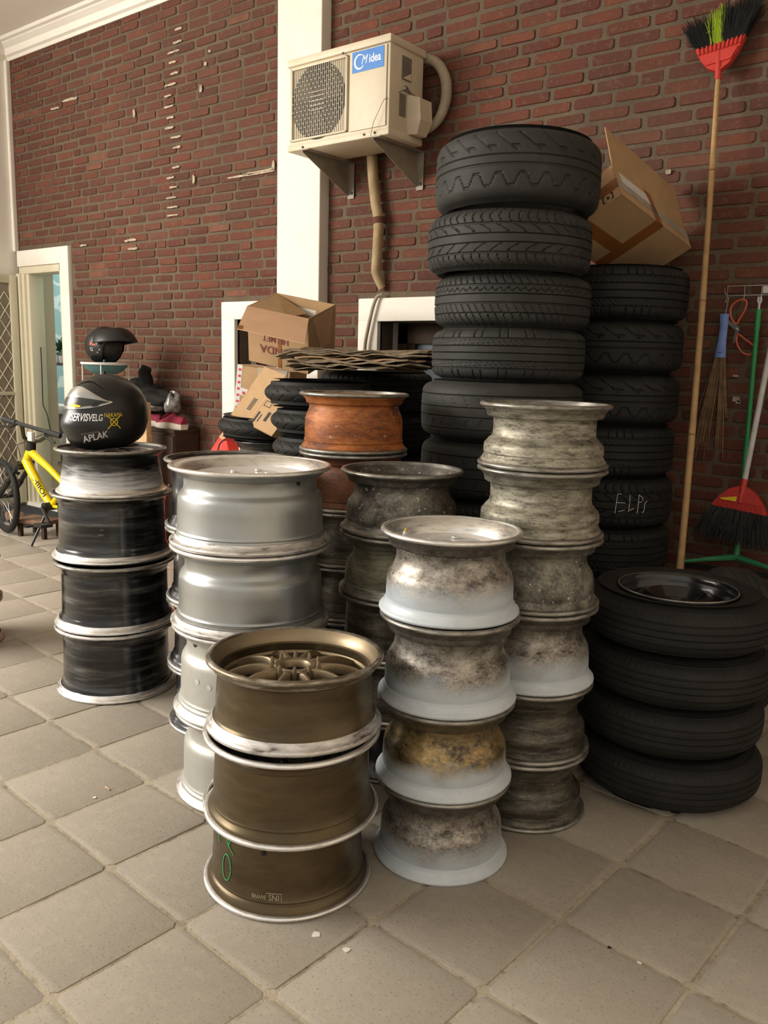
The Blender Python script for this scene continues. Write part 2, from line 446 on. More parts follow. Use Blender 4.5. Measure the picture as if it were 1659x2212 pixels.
def grout_mat():
    m, nt, b = new_mat('grout')
    g = N(nt, 'ShaderNodeNewGeometry')
    n1 = noise(nt, g.outputs['Position'], 7, 6, 0.65)
    n2 = noise(nt, g.outputs['Position'], 50, 4, 0.65)
    col = ramp(nt, n1, [(0.34, (0.22, 0.18, 0.13)), (0.48, (0.40, 0.34, 0.25)), (0.7, (0.48, 0.41, 0.305))])
    col = mixc(nt, ramp(nt, n2, [(0.33, 0.5), (0.43, 0.0)]), col, (0.10, 0.08, 0.06))
    nt.links.new(col, b.inputs['Base Color'])
    b.inputs['Roughness'].default_value = 0.95
    bump(nt, b, n2, 0.6, 0.006)
grout_mat()

# --- sundry
simple('cardboard', (0.42, 0.265, 0.135), 0.85, var=0.08, vscale=12, bstr=0.05)
simple('cardboard_inside', (0.36, 0.22, 0.115), 0.9, var=0.08, vscale=10)
simple('cardboard_pale', (0.55, 0.33, 0.19), 0.85, var=0.06, vscale=9)
simple('cardboard_aged', (0.27, 0.20, 0.125), 0.9, col2=(0.12, 0.085, 0.052), vscale=26, bstr=0.3)
simple('brown_tape', (0.26, 0.095, 0.025), 0.35, var=0.12, vscale=10)
simple('clear_tape', (0.36, 0.33, 0.27), 0.25, var=0.15, vscale=14)
simple('white_label', (0.60, 0.58, 0.56), 0.7, var=0.04)
simple('print_black', (0.015, 0.013, 0.012), 0.7)
simple('print_maroon', (0.20, 0.045, 0.04), 0.8)
simple('print_red', (0.62, 0.03, 0.04), 0.7)
simple('ac_white', (0.70, 0.615, 0.465), 0.5, col2=(0.58, 0.495, 0.36), vscale=4)
simple('ac_grille', (0.40, 0.355, 0.265), 0.55, var=0.1)
simple('ac_dark', (0.035, 0.028, 0.022), 0.7)
simple('ac_grey', (0.17, 0.145, 0.115), 0.6)
simple('bracket_paint', (0.34, 0.30, 0.23), 0.6, col2=(0.22, 0.18, 0.135), vscale=9)
simple('sticker_blue', (0.02, 0.175, 0.54), 0.4, var=0.04)
simple('sticker_white', (0.85, 0.85, 0.85), 0.5, var=0.02)
simple('pipe_wrap', (0.42, 0.31, 0.17), 0.8, col2=(0.29, 0.205, 0.105), vscale=14, bstr=0.15)
simple('hose_grey', (0.36, 0.30, 0.22), 0.55)
simple('red_plastic', (0.52, 0.04, 0.03), 0.42, var=0.08)
simple('bamboo', (0.46, 0.285, 0.125), 0.5, col2=(0.34, 0.195, 0.08), vscale=20)
simple('bristle_black', (0.007, 0.007, 0.007), 0.7)
simple('bristle_green', (0.33, 0.46, 0.02), 0.6)
simple('green_metal', (0.02, 0.26, 0.07), 0.35)
simple('green_plastic', (0.05, 0.30, 0.13), 0.45)
simple('white_metal', (0.55, 0.54, 0.53), 0.35)
simple('pink_plastic', (0.85, 0.06, 0.20), 0.4)
simple('blue_plastic', (0.17, 0.26, 0.58), 0.6)
simple('straw', (0.19, 0.115, 0.055), 0.8, var=0.35, vscale=30)
simple('steel_wire', (0.42, 0.40, 0.37), 0.35, 0.9)
simple('blade_steel', (0.13, 0.13, 0.13), 0.4, 0.7)
simple('orange_grip', (0.55, 0.10, 0.045), 0.45)
simple('black_plastic', (0.012, 0.012, 0.013), 0.4)
simple('matt_black', (0.011, 0.0105, 0.0105), 0.55, var=0.2)
simple('helmet_black', (0.012, 0.0115, 0.0115), 0.33, var=0.1)
simple('helmet_silver', (0.42, 0.405, 0.385), 0.22, 0.75, var=0.08)
simple('helmet_dark_grey', (0.055, 0.052, 0.05), 0.25, 0.5)  # dark grey of the visor and of the band on the dome
simple('yellow_sticker', (0.80, 0.58, 0.02), 0.45, var=0.03)
simple('orange_sticker', (0.85, 0.12, 0.03), 0.5, var=0.03)
simple('yellow_paint', (0.80, 0.60, 0.01), 0.25, var=0.04)
simple('teal_plastic', (0.08, 0.20, 0.21), 0.5)
simple('dark_wood', (0.050, 0.029, 0.019), 0.7, var=0.25, vscale=7, spec=0.2)
simple('pale_wood', (0.60, 0.40, 0.21), 0.6, var=0.07)
simple('window_wood', (0.05, 0.026, 0.014), 0.6, var=0.2, spec=0.2)
simple('crimson_cloth', (0.24, 0.013, 0.04), 0.8)
simple('shoe_white', (0.56, 0.50, 0.41), 0.6, var=0.1)
simple('shoe_black', (0.013, 0.0128, 0.0125), 0.75, var=0.3, spec=0.25)
simple('clear_bag', (0.24, 0.225, 0.21), 0.2, col2=(0.07, 0.065, 0.06), vscale=40)
simple('red_cloth', (0.82, 0.045, 0.03), 0.6, var=0.04)
simple('door_mat', (0.022, 0.022, 0.024), 0.95, var=0.3, vscale=60, bstr=0.3)
simple('leaf_green', (0.02, 0.055, 0.02), 0.6)
simple('cabinet_white', (0.62, 0.61, 0.58), 0.5)
simple('rag', (0.18, 0.10, 0.06), 0.9, var=0.3)
simple('green_ink', (0.06, 0.46, 0.16), 0.6)
simple('faint_print', (0.40, 0.33, 0.22), 0.6)
simple('grey_print', (0.22, 0.22, 0.22), 0.6)
def wallpaper():
    m, nt, b = new_mat('wallpaper')
    g = N(nt, 'ShaderNodeNewGeometry')
    n = N(nt, 'ShaderNodeTexWave'); n.wave_type = 'RINGS'; n.inputs['Scale'].default_value = 3.5
    n.inputs['Distortion'].default_value = 7.0; n.inputs['Detail'].default_value = 1.0
    nt.links.new(g.outputs['Position'], n.inputs['Vector'])
    nt.links.new(ramp(nt, n.outputs[0], [(0.8, (0.20, 0.36, 0.37)), (0.9, (0.42, 0.54, 0.53))]), b.inputs['Base Color'])
    b.inputs['Roughness'].default_value = 0.7
wallpaper()
def glass_mat():
    m, nt, b = new_mat('window_glass')
    b.inputs['Base Color'].default_value = (0.10, 0.13, 0.17, 1)
    b.inputs['Roughness'].default_value = 0.25
    b.inputs['Specular IOR Level'].default_value = 0.5
glass_mat()
M = MATS

# ================================================================== the room
def struct(name, mb, mat, **kw):
    o = mb.build(name, mat, kw.pop('parent', None), smooth=False)
    o['kind'] = 'structure'
    return o
# openings in the back wall: (x0, x1, z0, z1)
DOOR = (-6.87, -6.37, 0.0, 2.00)
WIN1 = (-4.29, -3.93, 0.75, 1.585)
WIN2 = (-3.075, -2.05, 0.95, 1.562)
XR = 1.30
ZC = 3.80
mb = MB()
T = 0.12
def wallpiece(x0, x1, z0, z1): mb.box((x0, W, z0), (x1, W+T, z1))
wallpiece(XL, DOOR[0], 0, ZC)
wallpiece(DOOR[0], DOOR[1], DOOR[3], ZC)
wallpiece(DOOR[1], WIN1[0], 0, ZC)
for wn, nxt in ((WIN1, WIN2[0]), (WIN2, XR)):
    wallpiece(wn[0], wn[1], 0, wn[2]); wallpiece(wn[0], wn[1], wn[3], ZC); wallpiece(wn[1], nxt, 0, ZC)
wall_back = struct('wall_back', mb, M['mortar'])
wall_back['label'] = 'red brick back wall with brown mortar joints'

# --- bricks
def brick_shape(k):
    r = random.Random(100+k)
    hw, hh = 0.5, 0.5
    cut = 0.05
    def outline(inset, jit):
        o = []
        for cx, cy in ((-1,-1),(1,-1),(1,1),(-1,1)):
            x = cx*(hw-inset*0.28); y = cy*(hh-inset)
            c1, c2 = 0.035+0.03*r.random(), 0.16+0.14*r.random()
            a = (x, y-cy*c2*0.5); b_ = (x-cx*c1, y)
            o += ([a, b_] if cx*cy > 0 else [b_, a])
        return [(x+jit*(r.random()-.5)*0.25, y+jit*(r.random()-.5)) for x, y in o]
    back = outline(0.0, 0.05); front = [(x*0.975, y*0.84+0.02*(r.random()-.5)) for x, y in back]
    mid = [(sx*0.992, sy*0.94) for sx, sy in back]
    v = [(x, 0.0, y) for x, y in back] + [(x, -0.75, y) for x, y in mid] + [(x, -1.0+0.12*(r.random()-.5), y) for x, y in front]
    f = [tuple(range(16, 24))]
    for a in (0, 8):
        f += [(a+i, a+(i+1) % 8, a+8+(i+1) % 8, a+8+i) for i in range(8)]
    return v, f
BR = [brick_shape(k) for k in range(8)]
BRM = []
for v, f in BR:
    me = bpy.data.meshes.new('brick'); me.from_pydata(v, [], f); me.materials.append(M['brick']); me.update()
    me.shade_smooth(); me.set_sharp_from_angle(angle=0.7)
    BRM.append(me)
CH = 0.0615; PITCH = 0.217
PILLAR = (-3.845, -3.491)
blocked = [(-7.1, -6.215, -1, 2.20), (PILLAR[0], PILLAR[1], -1, 5), (-4.425, PILLAR[0]+.02, -1, 1.705), (-3.225, -1.9, 0.8, 1.698)]
bricks = []
r = random.Random(3)
for row in range(int(3.69/CH)+1):
    z = 0.03 + row*CH
    if z > 3.66: break
    x = XL + 0.02 - (row % 2)*PITCH*0.5 - 0.06*r.random()
    while x < XR-0.1:
        L = PITCH + 0.02*(r.random()-.5)
        if r.random() < 0.05: L *= 0.55
        x0, x1 = x+0.009, x+L-0.008-0.012*r.random()
        x += L
        zc = z + 0.004*(r.random()-.5) + 0.006*math.sin(1.3*x+.7*row)
        segs = [(max(x0, XL+0.012), x1)]
        for (a, b_, c, d) in blocked:
            if c-0.025 < zc < d+0.02:
                ns = []
                for s0, s1 in segs:
                    if s1 <= a or s0 >= b_: ns.append((s0, s1)); continue
                    if s0 < a-0.02: ns.append((s0, a-0.004))
                    if s1 > b_+0.02: ns.append((b_+0.004, s1))
                segs = ns
        for s0, s1 in segs:
            if s1-s0 < 0.025: continue
            bricks.append(((s0+s1)/2, zc, s1-s0, CH-0.0150+0.005*(r.random()-.5), 0.003+0.007*r.random(), (r.random()-.5)*0.026, r.randrange(8)))
def shown(bk):
    u, v, d = project((bk[0], W, bk[1]))
    if not (-10 < u < 1670 and -10 < v < 1250): return 0
    if 925 < u < 1480 and v > 560: return 0
    if 950 < u < 1315 and v > 310: return 0
    if 620 < u < 925 and 130 < v < 310: return 0
    if 500 < u < 960 and v > 740: return 0
    if v > 760 and u > 480 and u < 1480: return 0
    if u > 1480 and v > 1180: return 0
    if u < 300 and v > 820: return 0
    return bk[2]*bk[3]/(d*d)
order = sorted(range(len(bricks)), key=lambda i: -shown(bricks[i]))
near = set(order[:300])
stuff = MB()
for i, (x, z, L, h, dep, tilt, k) in enumerate(bricks):
    if i in near:
        o = link('brick', BRM[k], None, wall_back)
        o.location = (x, W+0.001, z); o.scale = (L, dep, h); o.rotation_euler = (0, tilt, 0)
    else:
        c_, s_ = math.cos(tilt), math.sin(tilt)
        v, f = BR[k]
        stuff.add([(x + p[0]*L*c_ + p[2]*h*s_, W+0.001+p[1]*dep, z - p[0]*L*s_ + p[2]*h*c_) for p in v], f)
o = stuff.build('brick_courses', M['brick'], wall_back, smooth=True, angle=0.7); o['kind'] = 'stuff'

# paint smears and specks of plaster left on the wall
sm = MB()
def smear(px, py, w, h, ang=0.0):
    p = at_y(px, py, W-0.0165)
    n = 22; pts = []; sk = (r.random()-.5)*.12
    for i in range(n):
        a = 2*PI*i/n; ca, sa = math.cos(a), math.sin(a)
        x_ = w*math.copysign(abs(ca)**.45, ca)*(0.86+0.22*r.random()); z_ = h*math.copysign(abs(sa)**.5, sa)*(0.45+0.6*r.random())
        pts.append((p.x + x_, p.z + z_ + sk*x_*.5))
    vs = [(x, W-0.0165, z) for x, z in pts] + [(x, W-0.010, z) for x, z in pts]
    sm.add(vs, [tuple(range(n))] + [(i, n+i, n+(i+1) % n, (i+1) % n) for i in range(n)])
for (a, b_) in ((385,62),(383,90),(374,112),(372,134),(376,158),(367,183),(362,207),(364,230),(367,254),(365,276),(379,296),(381,318),(379,361),(368,384),(374,404),(369,427),(372,447),(372,465)):
    smear(a, b_, 0.030+0.035*r.random(), 0.0085)
for (a, b_, w, h) in ((281,519,.075,.011),(286,537,.06,.010),(180,530,.05,.008),(540,377,.22,.008),(560,370,.13,.009),(418,387,.012,.035),(289,245,.012,.035),(590,357,.012,.03),(433,192,.012,.03),(452,110,.012,.012),(443,138,.014,.014),(1590,862,.016,.016),(1594,869,.010,.010),(1589,812,.012,.006),(1443,371,.012,.012),(150,215,.10,.012),(118,234,.06,.01)):
    smear(a, b_, w, h)
o = sm.build('plaster_smears', simple('old_plaster', (0.40, 0.33, 0.245), 0.9, var=0.35, vscale=30), wall_back, smooth=False); o['kind'] = 'stuff'

# --- pillar
mb = MB(); mb.bbox((PILLAR[0], W-0.08, 0), (PILLAR[1], W+0.02, 3.70), 0.006)
o = struct('trim_1', mb, M['white_plaster']); o['label'] = 'white plastered pillar standing proud of the brick wall'

# --- left wall, right wall, ceiling, cornice, floor base
mb = MB(); mb.box((XL-0.15, 0.9, 0), (XL, W+0.3, ZC)); struct('wall_left', mb, M['white_plaster'])
mb = MB(); mb.box((XR, -1.6, 0), (XR+0.15, W+T, ZC)); struct('wall_right', mb, M['white_plaster'])
mb = MB(); mb.box((XL-0.15, -0.3, ZC), (XR+0.15, W+T, ZC+0.12)); struct('ceiling', mb, M['ceiling_paint'])
mb = MB(); mb.bbox((XL, W-0.045, 2.17), (XL+0.035, W, 3.68), 0.01); o = struct('trim_2', mb, M['white_plaster'])
# cornice along the back wall, stepped profile (y from the wall, z)
cp = [(0.0, 3.672), (0.022, 3.668), (0.030, 3.69), (0.052, 3.70), (0.058, 3.745), (0.072, 3.752), (0.098, 3.768), (0.104, 3.776), (0.128, 3.782), (0.14, 3.80), (0.0, 3.80)]
def cornice(name, x0, x1):
    mb = MB(); n = len(cp)
    vs = [(x0, W-a, z) for a, z in cp] + [(x1, W-a, z) for a, z in cp]
    mb.add(vs, [tuple(range(n)), tuple(range(2*n-1, n-1, -1))] + [(i, n+i, n+(i+1) % n, (i+1) % n) for i in range(n)])
    return struct(name, mb, M['white_plaster'])
cornice('trim_3', XL, XR)
mb = MB(); n = len(cp)
vs = [(XL+a, 0.9, z) for a, z in cp] + [(XL+a, W, z) for a, z in cp]
mb.add(vs, [tuple(range(n-1,-1,-1)), tuple(range(n, 2*n))] + [(i, (i+1) % n, n+(i+1) % n, n+i) for i in range(n)])
struct('trim_4', mb, M['white_plaster'])

mb = MB(); mb.box((-9.2, -8.0, -0.12), (3.2, W+2.6, -0.004))
floor = struct('floor', mb, M['grout']); floor['label'] = 'paved floor of square beige concrete tiles'
TS = 0.3*1.33/1.232274
tile_o = Vector((-1.34903, 1.04844, 0))*(1.33/1.232274)
ta = -math.radians(3.8268)
A = Vector((math.cos(ta), math.sin(ta), 0)); B = Vector((-math.sin(ta), math.cos(ta), 0))
def tile_mesh(k):
    rr = random.Random(50+k)
    h = TS/2 - 0.0042; c = 0.012
    def ring(e, z):
        o = []
        for cx, cy in ((-1,-1),(1,-1),(1,1),(-1,1)):
            x, y = cx*(h-e), cy*(h-e)
            a, b_ = (x, y-cy*c), (x-cx*c, y)
            o += ([a, b_] if cx*cy > 0 else [b_, a])
        return [(x+0.0012*(rr.random()-.5), y+0.0012*(rr.random()-.5), z) for x, y in o]
    v = ring(0, -0.004) + ring(0.002, 0.0035) + ring(0.009, 0.0062)
    f = [tuple(range(16, 24))]
    for a in (0, 8): f += [(a+i, a+(i+1) % 8, a+8+(i+1) % 8, a+8+i) for i in range(8)]
    me = bpy.data.meshes.new('floor_tile'); me.from_pydata(v, [], f); me.materials.append(M['floor_tile']); me.update()
    me.shade_smooth(); me.set_sharp_from_angle(angle=0.5)
    return me
TM = [tile_mesh(k) for k in range(5)]
tiles = []
for i in range(-24, 14):
    for j in range(-14, 12):
        c = tile_o + A*((i+0.5)*TS) + B*((j+0.5)*TS)
        if c.y > W-TS*0.35 or c.x > XR-0.15 or c.x < XL+0.05: continue
        u, v, d = project(c)
        vis = d > 0.3 and -330 < u < 1990 and v < 2650
        tiles.append((c, d if vis else 50+abs(d)))
tiles.sort(key=lambda t: t[1])
rest = MB()
for n_, (c, d) in enumerate(tiles):
    k = random.randrange(5); zo = -0.0062 + random.uniform(-0.0012, 0.0012)
    tx, ty = random.uniform(-.004, .004), random.uniform(-.004, .004)
    rz = ta + random.choice((0, PI/2, PI, -PI/2))
    if n_ < 300 and d < 40:
        o = link('floor_tile', TM[k], None, floor)
        o.location = (c.x, c.y, zo); o.rotation_euler = (tx, ty, rz)
    else:
        mm = Matrix.Translation((c.x, c.y, zo)) @ Matrix.Rotation(rz, 4, 'Z')
        rest.add([mm @ p.co for p in TM[k].vertices], [tuple(p.vertices) for p in TM[k].polygons])
if rest.v:
    o = rest.build('outer_tiles', M['floor_tile'], floor, smooth=True, angle=0.5); o['kind'] = 'stuff'

# ================================================================== wheels
PROF = {
 'deep': [(.145,.912),(.155,.898),(.17,.898),(.18,.906),(.30,.900),(.40,.893),(.46,.878),(.51,.845),(.56,.803),(.60,.782),(.66,.770),(.765,.766),(.785,.774),(.797,.800),(.803,.868),(.815,.880),(.86,.886),(.87,.887)],
 'stepped': [(.15,.912),(.18,.902),(.20,.902),(.215,.915),(.30,.912),(.345,.905),(.37,.885),(.43,.835),(.455,.805),(.48,.790),(.56,.778),(.75,.780),(.768,.790),(.775,.862),(.79,.878),(.85,.884),(.86,.884)],
 'straight': [(.14,.915),(.155,.900),(.17,.900),(.18,.910),(.20,.898),(.40,.886),(.62,.876),(.76,.868),(.80,.866),(.82,.884),(.85,.890),(.865,.892)],
 'drum': [(.10,.930),(.125,.905),(.15,.908),(.17,.892),(.21,.882),(.50,.872),(.78,.866),(.80,.860),(.83,.868),(.85,.885),(.915,.895)],
 'silver': [(.13,.925),(.14,.905),(.155,.905),(.165,.915),(.18,.905),(.20,.900),(.45,.894),(.58,.888),(.615,.880),(.645,.862),(.675,.833),(.70,.820),(.74,.815),(.845,.812),(.855,.818),(.862,.862),(.87,.872),(.875,.873)],
 'flare': [(.10,.935),(.17,.925),(.30,.908),(.46,.885),(.60,.862),(.72,.848),(.80,.845),(.83,.862),(.86,.893),(.92,.902)],
 'barrelled': [(.14,.912),(.15,.898),(.165,.898),(.175,.912),(.195,.912),(.205,.898),(.40,.900),(.54,.892),(.62,.872),(.69,.838),(.73,.822),(.79,.818),(.80,.825),(.81,.868),(.83,.880),(.86,.884)],
}
def lip_ring(R, h, top, wide):
    if wide:
        p = [(R*.925, .029), (R*.940, .022), (R*.962, .0165), (R-.005, .0138), (R-.0005, .0105), (R+.0003, .006), (R-.003, .001), (R-.009, -.0003), (R-.014, .0015), (R*.93, .020)]
    else:
        p = [(R-.014, .0135), (R-.005, .0132), (R-.0005, .0100), (R+.0003, .0058), (R-.003, .001), (R-.009, -.0003), (R-.014, .0015)]
    if top: p = [(r_, h-z) for r_, z in p][::-1]
    return p
_wm = {}
def wheel_meshes(R, h, prof, wt, wb):
    key = (round(R, 4), round(h, 4), prof, wt, wb)
    if key in _wm: return _wm[key]
    mid = [(R*a, h*zf) for zf, a in PROF[prof] if .031 < h*zf < h-.030]
    outer = [(R-.010, .003), (R-.010, .012), (R*.955, .0165), (R*.932, .0225), (mid[0][0]+.002, .030)] + mid + [(mid[-1][0]+.002, h-.028), (R*.915, h-.0215), (R*.94, h-.0165), (R-.010, h-.012), (R-.010, h-.003)]
    inner = [(R*.935, h-.010), (R*.90, h-.018), (min(mid[-1][0]-.006, R*.872), h-.034)] + [(r_-.008, z) for r_, z in mid][::-1] + [(R*.89, .030), (R*.93, .012)]
    b = MB(); b.lathe(outer + inner, 72)
    t = MB(); t.lathe(lip_ring(R, h, True, wt), 72)
    u = MB(); u.lathe(lip_ring(R, h, False, wb), 72)
    _wm[key] = (b.mesh('barrel', angle=0.75), t.mesh('rim_lip', angle=0.9), u.mesh('rim_lip', angle=0.9))
    return _wm[key]
_fm = {}
def plain_face(R, h, fd, style):
    key = (round(R, 4), round(h, 4), fd, style)
    if key in _fm: return _fm[key]
    b = MB(); ri = R*0.72 if style != 'wide' else R*0.735
    z = h-fd
    if style == 'spokes5':
        b.lathe([(.028, z), (.075, z), (.078, z-.03), (.028, z-.03)], 30)
        b.lathe([(ri-.02, z), (ri+.012, z+.004), (ri+.012, z-.02), (ri-.02, z-.02)], 48)
        for k in range(5):
            a = 2*PI*k/5
            e1 = Vector((math.cos(a), math.sin(a), 0)); e2 = Vector((-e1.y, e1.x, 0))
            b.prism([(.06, -.03), (ri, -.022), (ri, .022), (.06, .03)], .03, frame(Vector((0, 0, z-.03)), e1, e2, Vector((0, 0, 1))))
    else:
        prof = [(.028, z-.004), (.05, z), (.085, z), (.10, z-.018), (ri*.8, z-.022), (ri, z-.002), (ri+.006, z-.012), (ri*.8, z-.032), (.09, z-.02), (.028, z-.02)]
        b.lathe(prof, 48)
        for k in range(4):
            a = 2*PI*k/4+.4
            b.lathe([(.004, z+.001), (.0095, z+.001), (.0095, z+.006), (.004, z+.006)], 10, M=Matrix.Translation((.055*math.cos(a), .055*math.sin(a), 0)))
    _fm[key] = b.mesh('wheel_face', angle=0.5)
    return _fm[key]

def wheel(cx, cy, z, h, R, prof, bm, lt, lb, label, group, face='plain', fm='dull_inner', fd=.05, tilt=(0, 0), name='alloy_wheel', rz=None, wt=False, wb=True):
    t = thing(name, label, 'wheel', (cx, cy, z), 0, group, rot=(tilt[0], tilt[1], random.uniform(0, 6.28) if rz is None else rz))
    b, l1, l2 = wheel_meshes(R, h, prof, wt, wb)
    for nm, me, mt in (('barrel', b, bm), ('rim_lip', l1, lt), ('rim_lip', l2, lb)):
        o = bpy.data.objects.new(nm, me); COL.objects.link(o); o.parent = t
        if len(me.materials) == 0: me.materials.append(M[mt])
        o.material_slots[0].link = 'OBJECT'; o.material_slots[0].material = M[mt]
    if face:
        me = plain_face(R, h, fd, face)
        o = bpy.data.objects.new('wheel_face', me); COL.objects.link(o); o.parent = t
        if len(me.materials) == 0: me.materials.append(M[fm])
        o.material_slots[0].link = 'OBJECT'; o.material_slots[0].material = M[fm]
    return t
def cyl_point(R, h, prof, az, z, off=0.0015):
    zf = [p[0]*h for p in PROF[prof]]; rr = [p[1]*R for p in PROF[prof]]
    r_ = float(np.interp(z, zf, rr)) + off
    return Vector((r_*math.cos(az), r_*math.sin(az), z))
def toward_cam(cx, cy): return math.atan2(-cy, -cx)
ORD = ['topmost', 'second from the top', 'third from the top', 'fourth from the top', 'fifth from the top', 'sixth from the top', 'seventh from the top', 'eighth from the top', 'ninth from the top', 'tenth from the top']
def ordn(i, n): return 'at the bottom' if i == n-1 else ORD[i]

# --- bronze stack (front)
g = 'bronze wheels stacked in front'
bz = [(-1.368, 1.422, .444, .180, .218), (-1.365, 1.412, .2255, .2135, .219), (-1.415, 1.450, 0.0, .2245, .219)]
bw = []
for i, (x, y, z, h, R) in enumerate(bz):
    lab = ['bronze deep-dish wheel with arched spokes, topmost of the front stack', 'bronze wheel in the middle of the front stack of three', 'bronze wheel with green OK scrawl standing on the floor tiles'][i]
    w = wheel(x, y, z, h, R, 'straight', 'bronze_paint', ['bronze_scuffed', 'machined_lip', 'machined_lip'][i], ['scuffed_lip', 'machined_lip', 'machined_lip'][i], lab, g,
              face=None if i == 0 else 'plain', fm='deep_black', fd=.075, rz=0.0, wt=(i == 0), wb=(i == 0))  # lower faces black, painting the shade seen between the top spokes
    bw.append(w)
bw[0].rotation_euler = (-.020, -.016, 0)
# spoked face of the top bronze wheel
R, h = bz[0][4], bz[0][3]
zt = h-.022
hub = MB()
hub.lathe([(.034, zt-.020), (.038, zt-.012), (.049, zt-.010), (.056, zt-.016), (.058, zt-.045), (.034, zt-.045)], 48)
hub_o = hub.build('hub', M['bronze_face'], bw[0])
bore = MB(); bore.lathe([(.0005, zt-.050), (.0335, zt-.040), (.0345, zt-.022), (.0345, zt-.052), (.0005, zt-.056)], 32); bore.build('centre_bore', M['dark_hole'], bw[0])
for k in range(10):
    a = 2*PI*(k+.5)/10 + .12
    b = MB(); b.lathe([(.0001, zt+.003), (.0035, zt+.001), (.006, zt-.012), (.007, zt-.030), (.0001, zt-.030)], 12, closed=False, M=Matrix.Translation((.060*math.cos(a), .060*math.sin(a), 0)))
    b.build('lug_boss', M['bronze_face'], bw[0])
ring = MB(); ring.lathe([(R*.815, zt-.040), (R*.835, zt-.034), (R*.850, zt-.031), (R*.850, zt-.055), (R*.815, zt-.055)], 72)
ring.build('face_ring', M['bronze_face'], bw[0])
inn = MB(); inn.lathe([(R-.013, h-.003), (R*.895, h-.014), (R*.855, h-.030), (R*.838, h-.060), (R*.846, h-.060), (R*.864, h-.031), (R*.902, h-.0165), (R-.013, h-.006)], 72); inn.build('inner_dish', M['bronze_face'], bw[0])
for k in range(10):
    a = 2*PI*k/10 + .12
    e1 = Vector((math.cos(a), math.sin(a), 0)); e2 = Vector((-e1.y, e1.x, 0))
    sp = MB(); rows = []
    for q in range(9):
        s_ = q/8; rr_ = .050 + (R*.838-.050)*s_
        wd = .0042 + .013*max(0, .35-s_)**1.6*4 + .020*max(0, s_-.75)**1.5*3
        top = zt - .012 - .026*s_**2 + .006*math.sin(PI*s_)
        rows.append((rr_, wd, top))
    vs = []
    for rr_, wd, top in rows:
        for du, dz in ((-wd*1.1, -.024), (-wd*1.0, -.003), (-wd*.7, 0.0), (wd*.7, 0.0), (wd*1.0, -.003), (wd*1.1, -.024)):
            vs.append(e1*rr_ + e2*du + Vector((0, 0, top+dz)))
    fs = []
    for q in range(8):
        for j in range(6):
            fs.append((q*6+j, q*6+(j+1) % 6, (q+1)*6+(j+1) % 6, (q+1)*6+j))
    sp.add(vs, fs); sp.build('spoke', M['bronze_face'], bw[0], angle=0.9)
# writing on the bottom bronze wheel
x, y, z, h, R = bz[2]
az0 = toward_cam(x, y)
def on_bronze(azc, zc, rot=0.0):
    c_, s_ = math.cos(rot), math.sin(rot)
    def fn(u, v):
        uu, vv = c_*u - s_*v, s_*u + c_*v
        return cyl_point(R, h, 'straight', azc + uu/(R*.93), zc + vv, .0015)
    return fn
def stroke(name, pts, r_, mat, parent, fn, n=5):
    mb = MB(); mb.tube([fn(u, v) for u, v in pts], r_, n); return mb.build(name, mat, parent)
fn = on_bronze(az0-.92, .125)
ov = [(.008+.017*math.cos(a), -.030+.034*math.sin(a)) for a in np.linspace(0, 2*PI*.98, 20)]
stroke('scrawled_letter', ov, .0011, M['green_ink'], bw[2], fn)
km = MB()
km.tube([fn(u, v) for u, v in ((-.004, .062), (.010, .034), (.034, .012))], .0011, 5)
km.tube([fn(u, v) for u, v in ((.010, .080), (.012, .050), (.014, .030), (.016, .026))], .0011, 5)
km.tube([fn(u, v) for u, v in ((.028, .058), (.018, .036), (.014, .030))], .0011, 5)
km.build('scrawled_letter', M['green_ink'], bw[2])
tk = MB(); tk.tube([fn(u, v) for u, v in ((-.045, .080), (-.046, .045), (-.030, .020))], .0011, 5); tk.tube([fn(u, v) for u, v in ((-.052, .13), (-.046, .10), (-.045, .06))], .0011, 5)
tk.build('scrawled_tick', M['green_ink'], bw[2])
text_on('stamped_lettering', 'BRAVVE', on_bronze(az0-.36, .052), M['faint_print'], bw[2], .011, .016)
text_on('stamped_lettering', 'SNI', on_bronze(az0-.17, .053), M['faint_print'], bw[2], .019, .022)
mb = MB(); f2 = on_bronze(az0-.17, .053)
mb.tube([f2(-.019, .0115), (f2(0, .0115)), f2(.019, .0115), f2(.019, -.008)], .0008, 4); mb.build('stamped_frame', M['faint_print'], bw[2])
vh = MB(); f3 = on_bronze(az0-.31, .165)
vh.lathe([(.0001, .0012), (.006, .0012), (.0065, -.003)], 14, closed=False, M=frame(f3(0, 0), Vector((-math.sin(az0-.31), math.cos(az0-.31), 0)), Vector((0, 0, 1)), Vector((math.cos(az0-.31), math.sin(az0-.31), 0))))
vh.build('valve_hole', M['dark_hole'], bw[2])

# --- primed stack (front middle)
g = 'wheels sprayed with white primer at the foot'
fm_z = [0.0, .232, .459, .692, .914]
fm_xy = [(-1.167, 1.80), (-1.165, 1.797), (-1.163, 1.795), (-1.170, 1.799)]
names = ['grimy alloy wheel, foot sprayed white, on the floor under the golden one', 'golden-stained alloy wheel with white sprayed foot, above the floor one', 'alloy wheel with flaking white paint on its lower half, second from the top', 'alloy wheel with bright dish and brass valve, topmost of the primed stack']
pw = []
for i in range(4):
    h = fm_z[i+1]-fm_z[i]-.002
    w = wheel(fm_xy[i][0], fm_xy[i][1], fm_z[i], h, .1855, 'deep', ['primed_alloy', 'golden_alloy', 'primed_alloy', 'primed_alloy'][i],
              ['worn_steel_lip', 'worn_steel_lip', 'worn_steel_lip', 'machined_lip'][i], 'white_sprayed_lip', names[i], g,
              face='wide' if i == 3 else 'plain', fm='bright_face' if i == 3 else 'dull_inner', fd=.040 if i == 3 else .07)
    pw.append(w)
